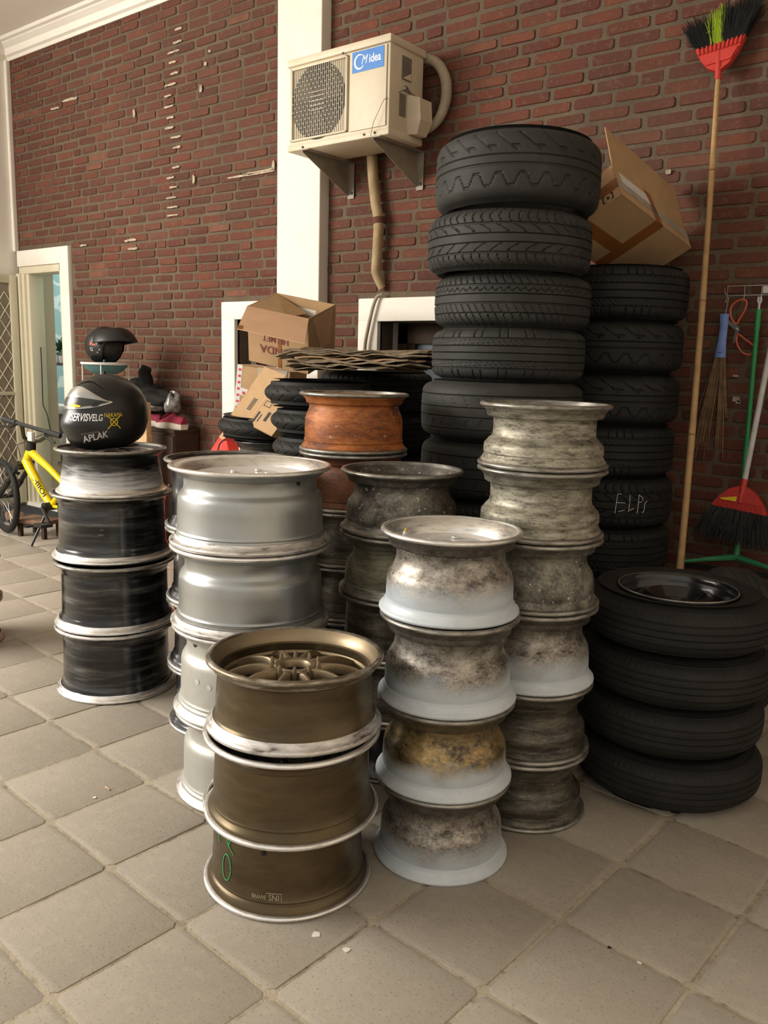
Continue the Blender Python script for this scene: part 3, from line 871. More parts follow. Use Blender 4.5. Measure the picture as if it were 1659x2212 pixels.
w = pw[3]; w.rotation_euler = (0, 0, 0); h = fm_z[4]-fm_z[3]-.002
mb = MB(); mb.lathe([(.132, h-.055), (.143, h-.029), (.158, h-.010), (.1715, h-.003), (.1715, h-.006), (.160, h-.013), (.148, h-.030), (.134, h-.055)], 64)
mb.build('inner_dish', M['machined_lip'], w)
a = toward_cam(-1.17, 1.8)-1.25
vp = Vector((.132*math.cos(a), .132*math.sin(a), h-.038)); vd = Vector((-.25*math.cos(a), -.25*math.sin(a), 1)).normalized()
mb = MB(); mb.tube([vp, vp+vd*.03], .005, 10); mb.build('valve_stem', M['sticker_white'], w)
mb = MB(); mb.tube([vp+vd*.03, vp+vd*.040], .0035, 8); mb.build('valve_cap', M['brass'], w)

# --- right stack of six
g = 'six old alloy wheels in one stack'
zs = [1.232, 1.05, .852, .652, .419, .209, 0.0]
mats = ['pale_aged_alloy', 'pale_aged_alloy', 'spotted_alloy', 'primed_alloy', 'dark_alloy', 'dark_alloy']
lips = ['worn_steel_lip']*6
lipb = ['worn_steel_lip', 'worn_steel_lip', 'worn_steel_lip', 'white_sprayed_lip', 'worn_steel_lip', 'worn_steel_lip']
desc = ['pale weathered alloy wheel, topmost of the tall six-wheel stack', 'pale weathered alloy wheel, second from the top of the six-wheel stack', 'grey alloy wheel flecked with corrosion, third of the six-wheel stack',
        'brownish alloy wheel with white sprayed foot in the six-wheel stack', 'dark grimy alloy wheel, second from the bottom of the six-wheel stack', 'dark alloy wheel on the floor at the foot of the six-wheel stack']
for i in range(6):
    k = zs[i+1]/1.232
    wheel(-1.110-.004*k, 2.171+.003*k, zs[i+1], zs[i]-zs[i+1]-.002, .1865, 'stepped' if i < 2 or i > 3 else 'deep', mats[i], lips[i], lipb[i], desc[i], g, wb=(i == 3))

# --- mid grey stack
g = 'five grey wheels behind the front stacks'
desc = ['mottled grey wheel with dull hollow inside, topmost of its stack', 'khaki grey wheel under the mottled one', 'dark shiny wheel third in the mottled grey stack', 'dark wheel with chrome lip, fourth in the mottled grey stack', 'dark wheel at the foot of the mottled grey stack']
for i in range(5):
    wheel(-1.59, 2.14, .2*(4-i), .198, .197, ['deep', 'deep', 'straight', 'deep', 'straight'][i], ['spotted_alloy', 'khaki_alloy', 'dark_alloy', 'dark_alloy', 'deep_black'][i],
          'worn_steel_lip', ['worn_steel_lip', 'worn_steel_lip', 'machined_lip', 'machined_lip', 'worn_steel_lip'][i], desc[i], g, fd=.10, wb=(i in (0, 1)))

# --- rust orange stack
g = 'rusty wheels in one stack'
zz = [1.222, 1.008, .80, .60, .40, .20, 0]
desc = ['rust-orange wheel with grey lips, topmost of the rusty stack', 'rusty brown wheel directly under the orange one', 'dark wheel third in the rusty stack', 'dark wheel fourth in the rusty stack', 'dark wheel fifth in the rusty stack', 'dark wheel at the foot of the rusty stack']
for i in range(6):
    wheel(-1.992, 2.372, zz[i+1], zz[i]-zz[i+1]-.002, .2005, 'barrelled', ['rusty_orange', 'rusty_brown', 'dark_alloy', 'dark_alloy', 'deep_black', 'deep_black'][i], 'worn_steel_lip', 'worn_steel_lip', desc[i], g, wb=False)

# --- silver stack
g = 'silver and cream wheels in one stack'
zz = [1.026, .790, .545, .272, 0.0]
desc = ['glossy silver wheel with polished dish, topmost of the silver stack', 'glossy silver wheel, second of the silver stack', 'cream-silver wheel with a valve hole, third of the silver stack', 'grey-cream wheel with chipped lip at the foot of the silver stack']
sw = []
for i in range(4):
    w = wheel(-1.838, 1.714, zz[i+1], zz[i]-zz[i+1]-.002, [.2415, .2415, .238, .233][i], 'silver', ['silver_paint', 'silver_paint', 'cream_silver', 'cream_silver'][i], 'machined_lip' if i < 2 else 'scuffed_lip', ['scuffed_lip', 'scuffed_lip', 'machined_lip', 'scuffed_lip'][i], desc[i], g,
              face='wide' if i == 0 else 'plain', fm='bright_face' if i == 0 else 'dull_inner', fd=.030 if i == 0 else .06, rz=0.0)
    sw.append(w)
h = zz[0]-zz[1]-.002
mb = MB(); mb.lathe([(.186, h-.045), (.194, h-.028), (.211, h-.008), (.2265, h-.003), (.2265, h-.006), (.212, h-.012), (.198, h-.028), (.188, h-.045)], 72); mb.build('inner_dish', M['machined_lip'], sw[0])
def hole(w, R, h, prof, az, z, r_=.007):
    p = cyl_point(R, h, prof, az, z, .0008)
    mb = MB(); mb.lathe([(.0001, .001), (r_, .001), (r_*1.1, -.004)], 14, closed=False, M=frame(p, Vector((-math.sin(az), math.cos(az), 0)), Vector((0, 0, 1)), Vector((math.cos(az), math.sin(az), 0))))
    mb.build('valve_hole', M['dark_hole'], w)
azs = toward_cam(-1.838, 1.714)
hole(sw[0], .2415, h, 'silver', azs+.75, h*.83)
hole(sw[2], .238, zz[2]-zz[3]-.002, 'silver', azs-1.0, (zz[2]-zz[3])*.83, .009)
for k, (da, dz) in enumerate(((-.62, .125), (-.40, .118))):
    p = cyl_point(.238, .271, 'silver', azs+da-.2, dz, .0006)
    mb = MB(); mb.lathe([(.0001, .0006), (.008, .0006), (.0085, 0)], 16, closed=False, M=frame(p, Vector((-math.sin(azs+da-.2), math.cos(azs+da-.2), 0)), Vector((0, 0, 1)), Vector((math.cos(azs+da-.2), math.sin(azs+da-.2), 0))))
    mb.build('inspection_sticker', M['white_label'], sw[2])
def on_cyl(R, h, prof, azc, zc, flip=1):
    return lambda u, v: cyl_point(R, h, prof, azc + flip*u/(R*.93), zc + flip*v, .0012)
text_on('sticker_print', '43', on_cyl(.238, .271, 'silver', azs-.82, .125), M['print_black'], sw[2], .008, .009)
text_on('crayon_mark', '12', on_cyl(.238, .271, 'silver', azs-1.02, .14), M['chalk'], sw[2], .016, .022)

# --- black stack on the left with the helmet
g = 'black wheels under the full-face helmet'
bk = [(.800, .177, .2125, 'flare', 'black_polished_foot'), (.537, .262, .236, 'drum', 'black_gloss'), (.273, .262, .236, 'drum', 'black_gloss'), (0.0, .271, .236, 'drum', 'black_gloss')]
desc = ['black wheel with bare polished foot, carrying the full-face helmet', 'glossy black wheel, second of the stack under the helmet', 'streaky black wheel, third of the stack under the helmet', 'scuffed black wheel with bright lip on the floor under the helmet stack']
kw = []
for i, (z, h, R, pf, mt) in enumerate(bk):
    kw.append(wheel([-2.866, -2.900, -2.864, -2.858][i], [1.930, 1.950, 1.929, 1.922][i], z, h, R, pf, mt, 'worn_steel_lip' if i != 3 else 'scuffed_lip', 'machined_lip', desc[i], g, face='spokes5', fm='deep_black', fd=.02 if i == 0 else .05, rz=.3 if i else 0.0, wb=True))
azk = toward_cam(-2.9, 1.95)
kw[1].rotation_euler = (0, 0, 0)
text_on('stamped_lettering', '4450', on_cyl(.236, .262, 'drum', azk-.22, .118, -1), M['grey_print'], kw[1], .011, .012)
text_on('stamped_lettering', 'ET35', on_cyl(.236, .262, 'drum', azk-.20, .138, -1), M['grey_print'], kw[1], .007, .008)

# --- second black stack, half hidden by the silver one
g = 'gloss black wheels hidden behind the silver stack'
zz = [.985, .740, .478, .232, 0.0]
for i in range(4):
    wheel(-2.269, 2.007, zz[i+1], zz[i]-zz[i+1]-.002, .225, 'drum', 'deep_black', 'worn_steel_lip', 'machined_lip', 'gloss black wheel with bright lip behind the silver stack, ' + ordn(i, 4), g, fm='deep_black', wb=False)
# --- wheels at the left edge of the picture
for i, (z, h) in enumerate(((.2, .198), (0, .198))):
    wheel(-3.855, 1.72, z, h, .22, 'deep', 'aged_alloy' if i == 0 else 'deep_black', 'worn_steel_lip', 'worn_steel_lip', ['grey wheel lip peeping in at the left edge above a black one', 'black wheel peeping in at the left edge on the floor'][i], 'wheels at the left edge')

# ================================================================== tyres
def grid_mesh(name, V, nu, nv, closed_u=True, closed_v=True):
    """V: (nu, nv, 3) array"""
    me = bpy.data.meshes.new(name)
    iu = np.arange(nu if closed_u else nu-1); iv = np.arange(nv if closed_v else nv-1)
    I, J = np.meshgrid(iu, iv, indexing='ij'); I2 = (I+1) % nu; J2 = (J+1) % nv
    q = np.stack([I*nv+J, I2*nv+J, I2*nv+J2, I*nv+J2], -1).reshape(-1, 4)
    me.vertices.add(nu*nv); me.vertices.foreach_set('co', V.reshape(-1).astype(np.float32))
    me.loops.add(q.size); me.loops.foreach_set('vertex_index', q.reshape(-1).astype(np.int32))
    me.polygons.add(len(q)); me.polygons.foreach_set('loop_start', np.arange(0, q.size, 4, dtype=np.int32))
    me.update(calc_edges=True); me.validate()
    me.shade_smooth(); me.set_sharp_from_angle(angle=0.75)
    return me
def tyre_mesh(R, w, rb, pat, nu=420, nt=64, round_=0.035, crown=0.006, depth=0.006, bulge=0.006):
    """tyre lying flat, z from 0 to w; pat(u, t) groove depth 0..1 with u along the tread (m), t across 0..1"""
    prof = []                         # (r, z, t or None)
    e = 0.012
    sw_ = [(rb, w*.16), (rb+.006, w*.10), (rb+.020, w*.055), (rb+.05*(R-rb)/.11, w*.012), ((rb+R)/2+.01, -bulge*.0+w*.002), (R-round_*1.25, w*.012)]
    for r_, z in sw_: prof.append((r_, z, None))
    for k in range(nt):
        t = k/(nt-1); s = 2*t-1
        z = w*.02 + round_*.18 + t*(w*.96 - round_*.36)
        d = max(0.0, abs(s) - (1 - 2*round_/w))/(2*round_/w)
        r_ = R - crown*s*s - round_*(1-math.sqrt(max(0, 1-min(1, d)**2*.98)))*0.85
        prof.append((r_, z, t))
    for r_, z in sw_[::-1]: prof.append((r_, w-z, None))
    inn = [(rb+.006, w*.78), (rb+.03, w*.9), (R-.03, w*.9), (R-.018, w*.5), (R-.03, w*.1), (rb+.03, w*.1), (rb+.006, w*.22)]
    for r_, z in inn: prof.append((r_, z, None))
    nv = len(prof)
    th = np.arange(nu)*2*PI/nu
    Rm = np.tile(np.array([p[0] for p in prof]), (nu, 1)); Z = np.array([p[1] for p in prof])
    for j, (r_, z, t) in enumerate(prof):
        if t is not None and pat is not None:
            Rm[:, j] -= depth*pat(th*R, np.full(nu, t))
    V = np.stack([Rm*np.cos(th)[:, None], Rm*np.sin(th)[:, None], np.tile(Z, (nu, 1))], -1)
    return grid_mesh('tyre', V, nu, nv)
def ringg(t, c, wd): return (np.abs(t-c) < wd/2).astype(float)
def per(u, p, frac): return (np.mod(u, p) < frac*p).astype(float)
def fitp(R, p): return 2*PI*R/round(2*PI*R/p)
def pat_A(R):
    p = fitp(R, .085)
    def f(u, t):
        g = np.maximum(ringg(t, .47, .022), ringg(t, .60, .022))
        up = (t > .66) & (t < .93); lo = (t < .40) & (t > .12)
        s = np.mod(u + .30*t, p)/p
        zig = np.clip(np.abs(np.mod(u, p)/p - .5)*2*2.2-.6, 0, 1)
        g = np.maximum(g, up*((s < .07) | ((np.abs(t-.72-.05*0) < .014) & (s < .45))))
        g = np.maximum(g, lo*(np.abs(t-(.17+.17*zig)) < .018))
        return g
    return f
def pat_B(R):
    p = fitp(R, .034); p2 = fitp(R, .062)
    def f(u, t):
        g = np.maximum.reduce([ringg(t, .235, .030), ringg(t, .41, .022), ringg(t, .575, .022), ringg(t, .755, .030)])
        sh = (t > .77) | (t < .22)
        g = np.maximum(g, sh*per(u + .03*np.sin(t*9), p, .11))
        c1 = (t > .59) & (t < .74); g = np.maximum(g, c1*per(u + .32*(t-.59)**1.3*1.6, p2, .09))
        c2 = (t > .25) & (t < .40); g = np.maximum(g, c2*per(u - .32*(t-.25)**1.3*1.6, p2, .09))
        return g
    return f
def pat_C(R):
    p = fitp(R, .030)
    def f(u, t):
        g = np.maximum.reduce([ringg(t, .22, .026), ringg(t, .42, .020), ringg(t, .60, .020), ringg(t, .79, .026)])
        g = np.maximum(g, ((t > .81) | (t < .20))*per(u + .09*t, p, .13))
        zg = np.abs(np.mod(u, p)/p-.5)
        g = np.maximum(g, .8*((t > .62) & (t < .78) & (np.abs(t-.69-.07*(zg-.25)*2) < .012)))
        g = np.maximum(g, .8*((t > .23) & (t < .40) & (per(u+.1*t, p, .10) > 0)))
        return g
    return f
def pat_D(R):
    p = fitp(R, .022)
    def f(u, t):
        g = np.maximum.reduce([ringg(t, .20, .022), ringg(t, .36, .018), ringg(t, .52, .024), ringg(t, .66, .018), ringg(t, .82, .022)])
        g = np.maximum(g, ((t > .84) | (t < .18))*per(u, p*1.5, .10))
        g = np.maximum(g, .7*((t > .68) & (t < .80))*per(u + .22*t, p, .14))
        g = np.maximum(g, .7*((t > .22) & (t < .34))*per(u + .22*t, p, .14))
        return g
    return f
def pat_E(R):
    p = fitp(R, .055)
    def f(u, t):
        g = np.maximum.reduce([ringg(t, .17, .014), ringg(t, .40, .020), ringg(t, .57, .020), ringg(t, .80, .014)])
        g = np.maximum(g, .8*((t > .59) & (t < .79))*per(u + .12*(t-.5), p, .06))
        g = np.maximum(g, .8*((t < .16) | ((t > .20) & (t < .36)))*per(u - .12*t, p, .06))
        return g
    return f
def pat_V(R):
    p = fitp(R, .075)
    def f(u, t):
        g = ((t > .54) & (t < .90))*per(u + .20*(t-.5), p, .10)
        g = np.maximum(g, ((t < .46) & (t > .10))*per(u + .20*(.5-t) + p/2, p, .10))
        return g
    return f
def pat_R(R):
    p = fitp(R, .020)
    def f(u, t):
        g = np.maximum.reduce([ringg(t, .26, .022), ringg(t, .43, .020), ringg(t, .58, .020), ringg(t, .74, .022)])
        g = np.maximum(g, .5*((t > .80) & (t < .95))*per(u, p, .2))
        g = np.maximum(g, .4*((t < .20))*per(u, p*1.4, .14))
        return g
    return f
def tyre(name, me, mat, loc, rz, label, group, tilt=(0, 0)):
    o = bpy.data.objects.new(name, me); COL.objects.link(o)
    if len(me.materials) == 0: me.materials.append(M[mat])
    o.material_slots[0].link = 'OBJECT'; o.material_slots[0].material = M[mat]
    o.location = loc; o.rotation_euler = (tilt[0], tilt[1], rz)
    o['label'] = label; o['category'] = 'tyre'; o['group'] = group
    return o
# tall stack
TA = tyre_mesh(.312, .262, .215, pat_A(.312), depth=.005, round_=.045)
TB = tyre_mesh(.312, .212, .215, pat_B(.312))
TC = tyre_mesh(.305, .198, .205, pat_C(.305))
TD = tyre_mesh(.302, .198, .205, pat_D(.302))
TE = tyre_mesh(.318, .226, .215, pat_E(.318), round_=.04, depth=.005)
g = 'tyres of the tall stack'
tall = [(TE, .226, 'dusty_rubber', -1.700, 2.935, 'wide grey-black tyre, fifth from the top of the tall stack'),
        (TD, .198, 'dusty_rubber', -1.705, 2.975, 'ribbed tyre with fine sipes, fourth from the top of the tall stack'),
        (TC, .198, 'dusty_rubber', -1.703, 2.985, 'dusty tyre with chalky grooves, third from the top of the tall stack'),
        (TB, .212, 'dusty_rubber', -1.695, 2.925, 'tyre with curved tread blocks, second from the top of the tall stack'),
        (TA, .262, 'dusty_rubber', -1.690, 2.955, 'wide worn tyre with hooked grooves, topmost of the tall stack')]
z = 0.0
for i in range(5):
    me, h = ((TD, .198), (TE, .226), (TD, .198), (TC, .198), (TE, .226))[i]
    if i == 4: h = .226
    tyre('car_tyre', me, 'rubber', (-1.69, 2.93, z), 1.3*i, ('worn tyre %s of the tall stack' % ['on the floor at the foot', 'ninth from the top', 'eighth from the top', 'seventh from the top', 'sixth from the top'][i]), g)
    z += h
for i, (me, h, mt, x, y, lab) in enumerate(tall):
    tyre('car_tyre', me, mt, (x, y, z + (.010 if i == 4 else 0)), .7+1.9*i, lab, g, tilt=(.0, .035) if i == 4 else (0, 0))
    if i == 4: break
    z += h
TALL_TOP = z
# dark stack behind on the right
TG = tyre_mesh(.292, .228, .205, pat_A(.292), depth=.005, round_=.045)
TH = tyre_mesh(.292, .228, .205, pat_D(.292))
TI = tyre_mesh(.290, .228, .205, pat_B(.290))
g = 'tyres of the dark stack by the brick wall'
z = 0
seq = [TH, TI, TH, TI, TH, TG, TG, TH]
hh = .2185
for i in range(8):
    n_top = 7-i
    lab = 'dark tyre %s of the stack by the wall, under the taped box' % ordn(n_top, 8)
    if n_top == 4: lab = 'dark tyre with white chalk letters in the stack by the wall'
    o = tyre('car_tyre', seq[i], 'dark_rubber', (-1.515+random.uniform(-.008, .008), 3.575, z), 1.1*i+.4, lab, g)
    o.scale = (1, 1, hh/.228)
    if n_top == 4: CHALKED = o; CH_Z = z
    z += hh
DARK_TOP = z
# four small tyres in front of it, the top one on a black steel wheel
TR = tyre_mesh(.294, .163, .176, pat_R(.294), depth=.004, round_=.055)
g = 'four narrow tyres stacked on the floor'
xy = [(-.835, 2.635), (-.848, 2.645), (-.836, 2.637), (-.842, 2.628)]
for i in range(4):
    lab = ['narrow ribbed tyre on the floor at the foot of the four', 'narrow ribbed tyre, third of the four, above the lowest', 'narrow ribbed tyre just under the one with the steel wheel', 'narrow tyre on a black steel wheel, topmost of the four'][i]
    t = tyre('car_tyre', TR, 'rubber', (xy[i][0], xy[i][1], .1635*i), 2.1*i, lab, g)
top_tyre = t
mb = MB(); mb.lathe([(.180, .158), (.183, .153), (.177, .142), (.167, .132), (.161, .105), (.157, .03), (.163, .03), (.168, .105), (.172, .130), (.174, .146), (.177, .155)], 64)
rim = mb.build('steel_rim', M['deep_black'], t)
mb = MB(); mb.lathe([(.1835, .1545), (.1848, .158), (.1828, .161), (.180, .160)], 64); mb.build('bright_edge', M['worn_steel_lip'], t)
mb = MB()
mb.lathe([(.026, .108), (.034, .114), (.058, .112), (.072, .124), (.092, .140), (.104, .136), (.119, .116), (.138, .104), (.160, .101), (.160, .095), (.138, .097), (.115, .106), (.102, .128), (.092, .132), (.076, .114), (.026, .102)], 64)
mb.build('steel_disc', M['deep_black'], t)
for k in range(12):
    a = 2*PI*k/12
    e1 = Vector((math.cos(a), math.sin(a), 0)); e2 = Vector((-e1.y, e1.x, 0))
    mb = MB(); mb.lathe([(.0001, .002), (.009, .002), (.010, -.004)], 12, closed=False, M=frame(e1*.128+Vector((0, 0, .1125)), e1*1.0, e2*1.4, Vector((0, 0, 1))))
    mb.build('vent_hole', M['dark_hole'], t)
# upright tyre leaning behind them
TU = tyre_mesh(.298, .190, .192, pat_E(.298), depth=.004, round_=.05)
o = tyre('car_tyre', TU, 'dusty_rubber', (0, 0, 0), 0, 'tyre standing upright against the wall behind the four narrow ones', 'loose tyres')
ax = Vector((-.78, -.60, .10)).normalized(); e1 = Vector((0, 0, 1)).cross(ax).normalized(); e2 = ax.cross(e1)
ctr = Vector((-.835, 3.235, .300))
o.matrix_world = frame(ctr - ax*.095, e1, e2, ax)
# chalk strokes on the dark tyre
def on_tyre(u, v):
    az = toward_cam(-1.515, 3.575) + .30 + u/.29
    return Vector((-1.515 + .2935*math.cos(az), 3.575 + .2935*math.sin(az), CH_Z + .118 + v))
inv = CHALKED
ck = MB()
for pts in ([(-.030, .040), (-.033, 0), (-.036, -.042)], [(-.031, .040), (-.014, .041)], [(-.033, .004), (.004, .004)], [(-.022, -.034), (.004, -.026)],
            [(.022, .038), (.023, 0), (.020, -.034)], [(.022, -.028), (.044, -.020)], [(.062, .038), (.062, 0), (.060, -.042)], [(.062, .038), (.080, .026), (.082, .012)], [(.062, .006), (.078, .007)],
            [(.104, .010), (.094, .004), (.092, -.030), (.084, -.040)]):
    ck.tube([on_tyre(u, v) for u, v in pts], .0013, 5)
co = ck.build('chalk_letters', M['chalk'])
co.parent = CHALKED
bpy.context.view_layer.update()
co.matrix_parent_inverse = CHALKED.matrix_world.inverted()
co['label'] = 'white chalk letters'

# scooter tyres
TS_ = tyre_mesh(.258, .124, .160, pat_V(.258), nu=360, nt=40, round_=.060, crown=.02, depth=.004)
g = 'scooter tyres in one stack'
for i in range(10):
    n_top = 9-i
    if n_top == 0:   xx, yy = -2.655, 2.915
    else: xx, yy = -2.625+.012*(i % 2), 2.925
    tyre('scooter_tyre', TS_, 'rubber', (xx, yy, .1245*i), .9*i, 'slim scooter tyre with slashed tread, %s of the scooter stack' % ordn(n_top, 10), g)
# tyres carrying the cardboard pile
TP = tyre_mesh(.296, .214, .205, pat_D(.296))
g = 'tyres under the cardboard pile'
for i in range(6):
    tyre('car_tyre', TP, 'dark_rubber', (-2.765, 3.47, .2145*i), .8*i, 'dark tyre %s of the pile carrying flat cardboard' % ordn(5-i, 6), g)
PILE_TOP = .2145*5+.214

# ================================================================== door
door = thing('door_1', 'white-framed doorway with cream jambs and open diamond-mesh security door', 'door')
del door['category']; door['kind'] = 'structure'
sx0, sx1, szt = -7.035, -6.225, 2.175
mb = MB()
mb.bbox((DOOR[1]+.02, W-.035, 0), (sx1, W+.02, szt), .006)
mb.build('surround', M['white_plaster'], door)
mb = MB(); mb.bbox((sx0+.04, W-.035, 2.045), (DOOR[1]+.03, W+.02, szt), .006); mb.build('surround', M['white_plaster'], door)
mb = MB(); mb.bbox((DOOR[1]-.012, W-.02, 0), (DOOR[1]+.028, W+T, 2.045), .006); mb.build('jamb', M['cream_paint'], door)
mb = MB(); mb.bbox((-7.0, W-.02, 1.985), (DOOR[1]+.028, W+T, 2.045), .006); mb.build('jamb', M['cream_paint'], door)
for k, (a, b_, d0) in enumerate(((-7.0, -6.945, -.05), (-6.945, -6.905, -.03), (-6.905, DOOR[0]+.01, -.012))):
    mb = MB(); mb.bbox((a, W+d0, 0), (b_, W+T, 1.99), .006); mb.build('jamb', M['cream_paint'], door)
mb = MB(); mb.box((-7.0, W-.06, 0), (DOOR[1], W+T, .035)); mb.build('threshold', M['white_plaster'], door)
# the mesh leaf, swung out at right angles to the wall
LX = -6.985; ly0, ly1 = W-.76, W-.06
leaf = MB()
for (a, b_, c, d) in ((ly1-.062, ly1, .03, 1.97), (ly0, ly0+.062, .03, 1.97)):
    leaf.bbox((LX-.018, a, c), (LX+.018, b_, d), .004)
for (c, d) in ((.03, .16), (1.905, 1.97), (.97, 1.0)):
    leaf.bbox((LX-.016, ly0+.05, c), (LX+.016, ly1-.05, d), .004)
lo = leaf.build('door_leaf', M['cream_paint'], door)
dm = MB()
cw, ch = .098, .152
for i in range(-1, int(.62/cw)+2):
    for j in range(int(1.76/ch)+1):
        y0 = ly0+.055 + i*cw; z0 = .16 + j*ch
        if y0 < ly0+.03 or y0+cw > ly1-.01 or z0+ch > 1.95: continue
        zm = z0+ch/2
        for (pa, pb) in (((y0, zm), (y0+cw/2, z0)), ((y0+cw/2, z0), (y0+cw, zm)), ((y0+cw, zm), (y0+cw/2, z0+ch)), ((y0+cw/2, z0+ch), (y0, zm))):
            dm.tube([(LX, pa[0], pa[1]), (LX, pb[0], pb[1])], .0045, 4, cap=False)
dm.build('diamond_mesh', M['cream_paint'], lo)
mb = MB(); mb.box((LX-.012, ly0+.05, .16), (LX-.006, ly1-.05, 1.91)); mb.build('fly_screen', simple('fly_screen', (0.26, 0.215, 0.165), .8), lo)
# room beyond the doorway
ib = MB()
mb = MB(); mb.box((-6.99, W+T, 0), (-6.87, W+.217, 2.6)); struct('wall_inner_1', mb, M['interior_wall'])
mb = MB(); mb.box((-9.0, W+.95, 0), (-5.6, W+1.05, 2.6)); struct('wall_inner_2', mb, M['wallpaper'])
mb = MB(); mb.box((-8.9, W+T, 2.55), (-5.6, W+1.65, 2.62)); struct('ceiling_inner', mb, M['ceiling_paint'])
mb = MB(); mb.box((-5.6, W+T, 0), (-5.5, W+1.65, 2.6)); struct('wall_inner_3', mb, M['white_plaster'])
mb = MB(); mb.box((-9.0, W+T, 0), (-8.9, W+1.65, 2.6)); struct('wall_inner_4', mb, M['white_plaster'])
l = bpy.data.lights.new('inner_fill_light', 'POINT'); l.energy = 40; l.color = (.85, .95, 1.0); l.shadow_soft_size = .15  # added fill light to brighten the inner room, not a fitting of it
lo_ = bpy.data.objects.new('inner_fill_light', l); COL.objects.link(lo_); lo_.location = (-7.1, W+.55, 2.35)
# cracked cable by the jamb
mb = MB(); mb.tube([at_y(*p, W+.02) for p in ((88, 750), (90, 790), (92, 850), (93, 875), (102, 895), (109, 930), (112, 945))], .0045, 6)
mb.build('cable', M['print_black'], label='black cable hanging by the door jamb', cat='cable')
# things seen through the doorway: counter, plant, pots
ct = thing('counter', 'white and black counter seen through the doorway', 'counter', (-7.48, W+.62, 0))
mb = MB(); mb.bbox((-.55, -.22, .78), (.45, .22, .86), .01); mb.build('worktop', M['cabinet_white'], ct)
mb = MB(); mb.box((-.5, -.19, .0), (.4, .2, .78)); mb.build('body', M['matt_black'], ct)
mb = MB(); mb.bbox((-.55, -.225, .50), (.45, -.19, .60), .01); mb.build('drawer_front', M['cabinet_white'], ct)
sh = thing('shelf_unit', 'black shelf holding pots beyond the doorway', 'shelf', (-7.50, W+.66, .86))
mb = MB(); mb.box((-.4, -.1, .36), (.4, .1, .385)); mb.build('shelf_board', M['matt_black'], sh)
for s in (-.38, .38):
    mb = MB(); mb.box((s-.015, -.09, 0), (s+.015, .09, .36)); mb.build('upright', M['matt_black'], sh)
for k in (0, 1, 3):
    mb = MB(); mb.lathe([(.0001, 0), (.04, 0), (.05, .1), (.046, .1), (.037, .01), (.0001, .01)], 20, closed=False)
    mb.build('plant_pot', M['cabinet_white'], loc=(-7.74+.15*k, W+.66, 1.2455), label='small white pot on the black shelf beyond the doorway, %s of the row' % ['leftmost', 'middle', '', 'rightmost'][k], cat='pot', group='pots on the inner shelf')
pl = thing('potted_plant', 'dark leafy plant hanging over the shelf beyond the doorway', 'plant', (-7.44, W+.63, 1.2455))
mb = MB(); mb.lathe([(.0001, 0), (.035, 0), (.045, .09), (.040, .09), (.0001, .08)], 20, closed=False); mb.build('pot', M['cabinet_white'], pl)
mb = MB()
rr = random.Random(5)
for k in range(70):
    a = rr.uniform(0, 6.28); el = rr.uniform(-.3, 1.3); L = rr.uniform(.07, .17)
    d = Vector((math.cos(a)*math.cos(el), math.sin(a)*math.cos(el), math.sin(el)))
    p0 = Vector((0, 0, .10)) + d*L*.3; p1 = Vector((0, 0, .10)) + d*L
    sd = d.cross(Vector((0, 0, 1))).normalized()*.022
    mb.slab([p0, (p0+p1)/2+sd, p1, (p0+p1)/2-sd], .0015)
mb.build('foliage', M['leaf_green'], pl, smooth=False)

# ================================================================== windows
def window(n, wn, x_out0, x_out1, z_top, label):
    t = thing('window_%d' % n, label, 'window'); del t['category']; t['kind'] = 'structure'
    x0, x1, z0, z1 = wn
    mb = MB(); mb.bbox((x_out0, W-.03, z1), (x_out1, W+.02, z_top), .006); mb.build('surround', M['white_plaster'], t)
    mb = MB(); mb.bbox((x_out0, W-.03, 0.30 if n == 1 else z0-.14), (x0, W+.02, z1+.003), .006); mb.build('surround', M['white_plaster'], t)
    if n == 2:
        mb = MB(); mb.bbox((x1, W-.03, z0-.14), (x_out1, W+.02, z1+.003), .006); mb.build('surround', M['white_plaster'], t)
    mb = MB(); mb.bbox((x0-.0, W-.03, z0-.14), (x1, W+.02, z0), .006); mb.build('window_sill', M['white_plaster'], t)
    D = W+.22
    mb = MB()
    mb.box((x0-.05, W+T-.001, z0-.05), (x0, D, z1+.05)); mb.box((x1, W+T-.001, z0-.05), (x1+.05, D, z1+.05))
    mb.box((x0, W+T-.001, z1), (x1, D, z1+.05)); mb.box((x0, W+T-.001, z0-.05), (x1, D, z0))
    mb.build('reveal', M['white_plaster'], t)
    f = .07
    fo = MB()
    fo.box((x0, D-.05, z0), (x0+f, D, z1)); fo.box((x1-f, D-.05, z0), (x1, D, z1)); fo.box((x0, D-.05, z1-f*1.7), (x1, D, z1)); fo.box((x0, D-.05, z0), (x1, D, z0+f))
    fr = fo.build('window_frame', M['window_wood'], t, smooth=False)
    if n == 2:
        for k in range(2):
            a = x0+f + k*(x1-x0-2*f)/2
            mb = MB(); mb.box((a, D-.04, z0+f), (a+.05, D-.005, z1-f*1.7)); mb.build('sash', M['window_wood'], t)
    mb = MB(); mb.box((x0+f, D-.02, z0+f), (x1-f, D-.014, z1-f*1.7)); mb.build('pane', M['window_glass'], t)
    mb = MB(); mb.box((x0-.1, D+.001, z0-.1), (x1+.1, D+.02, z1+.1)); mb.build('back_board', M['matt_black'], t)
window(1, WIN1, -4.42, PILLAR[0]+.005, 1.70, 'small white-framed window recess left of the pillar')
window(2, WIN2, -3.222, -1.91, 1.693, 'dark wooden window in a white plaster surround behind the tyres')

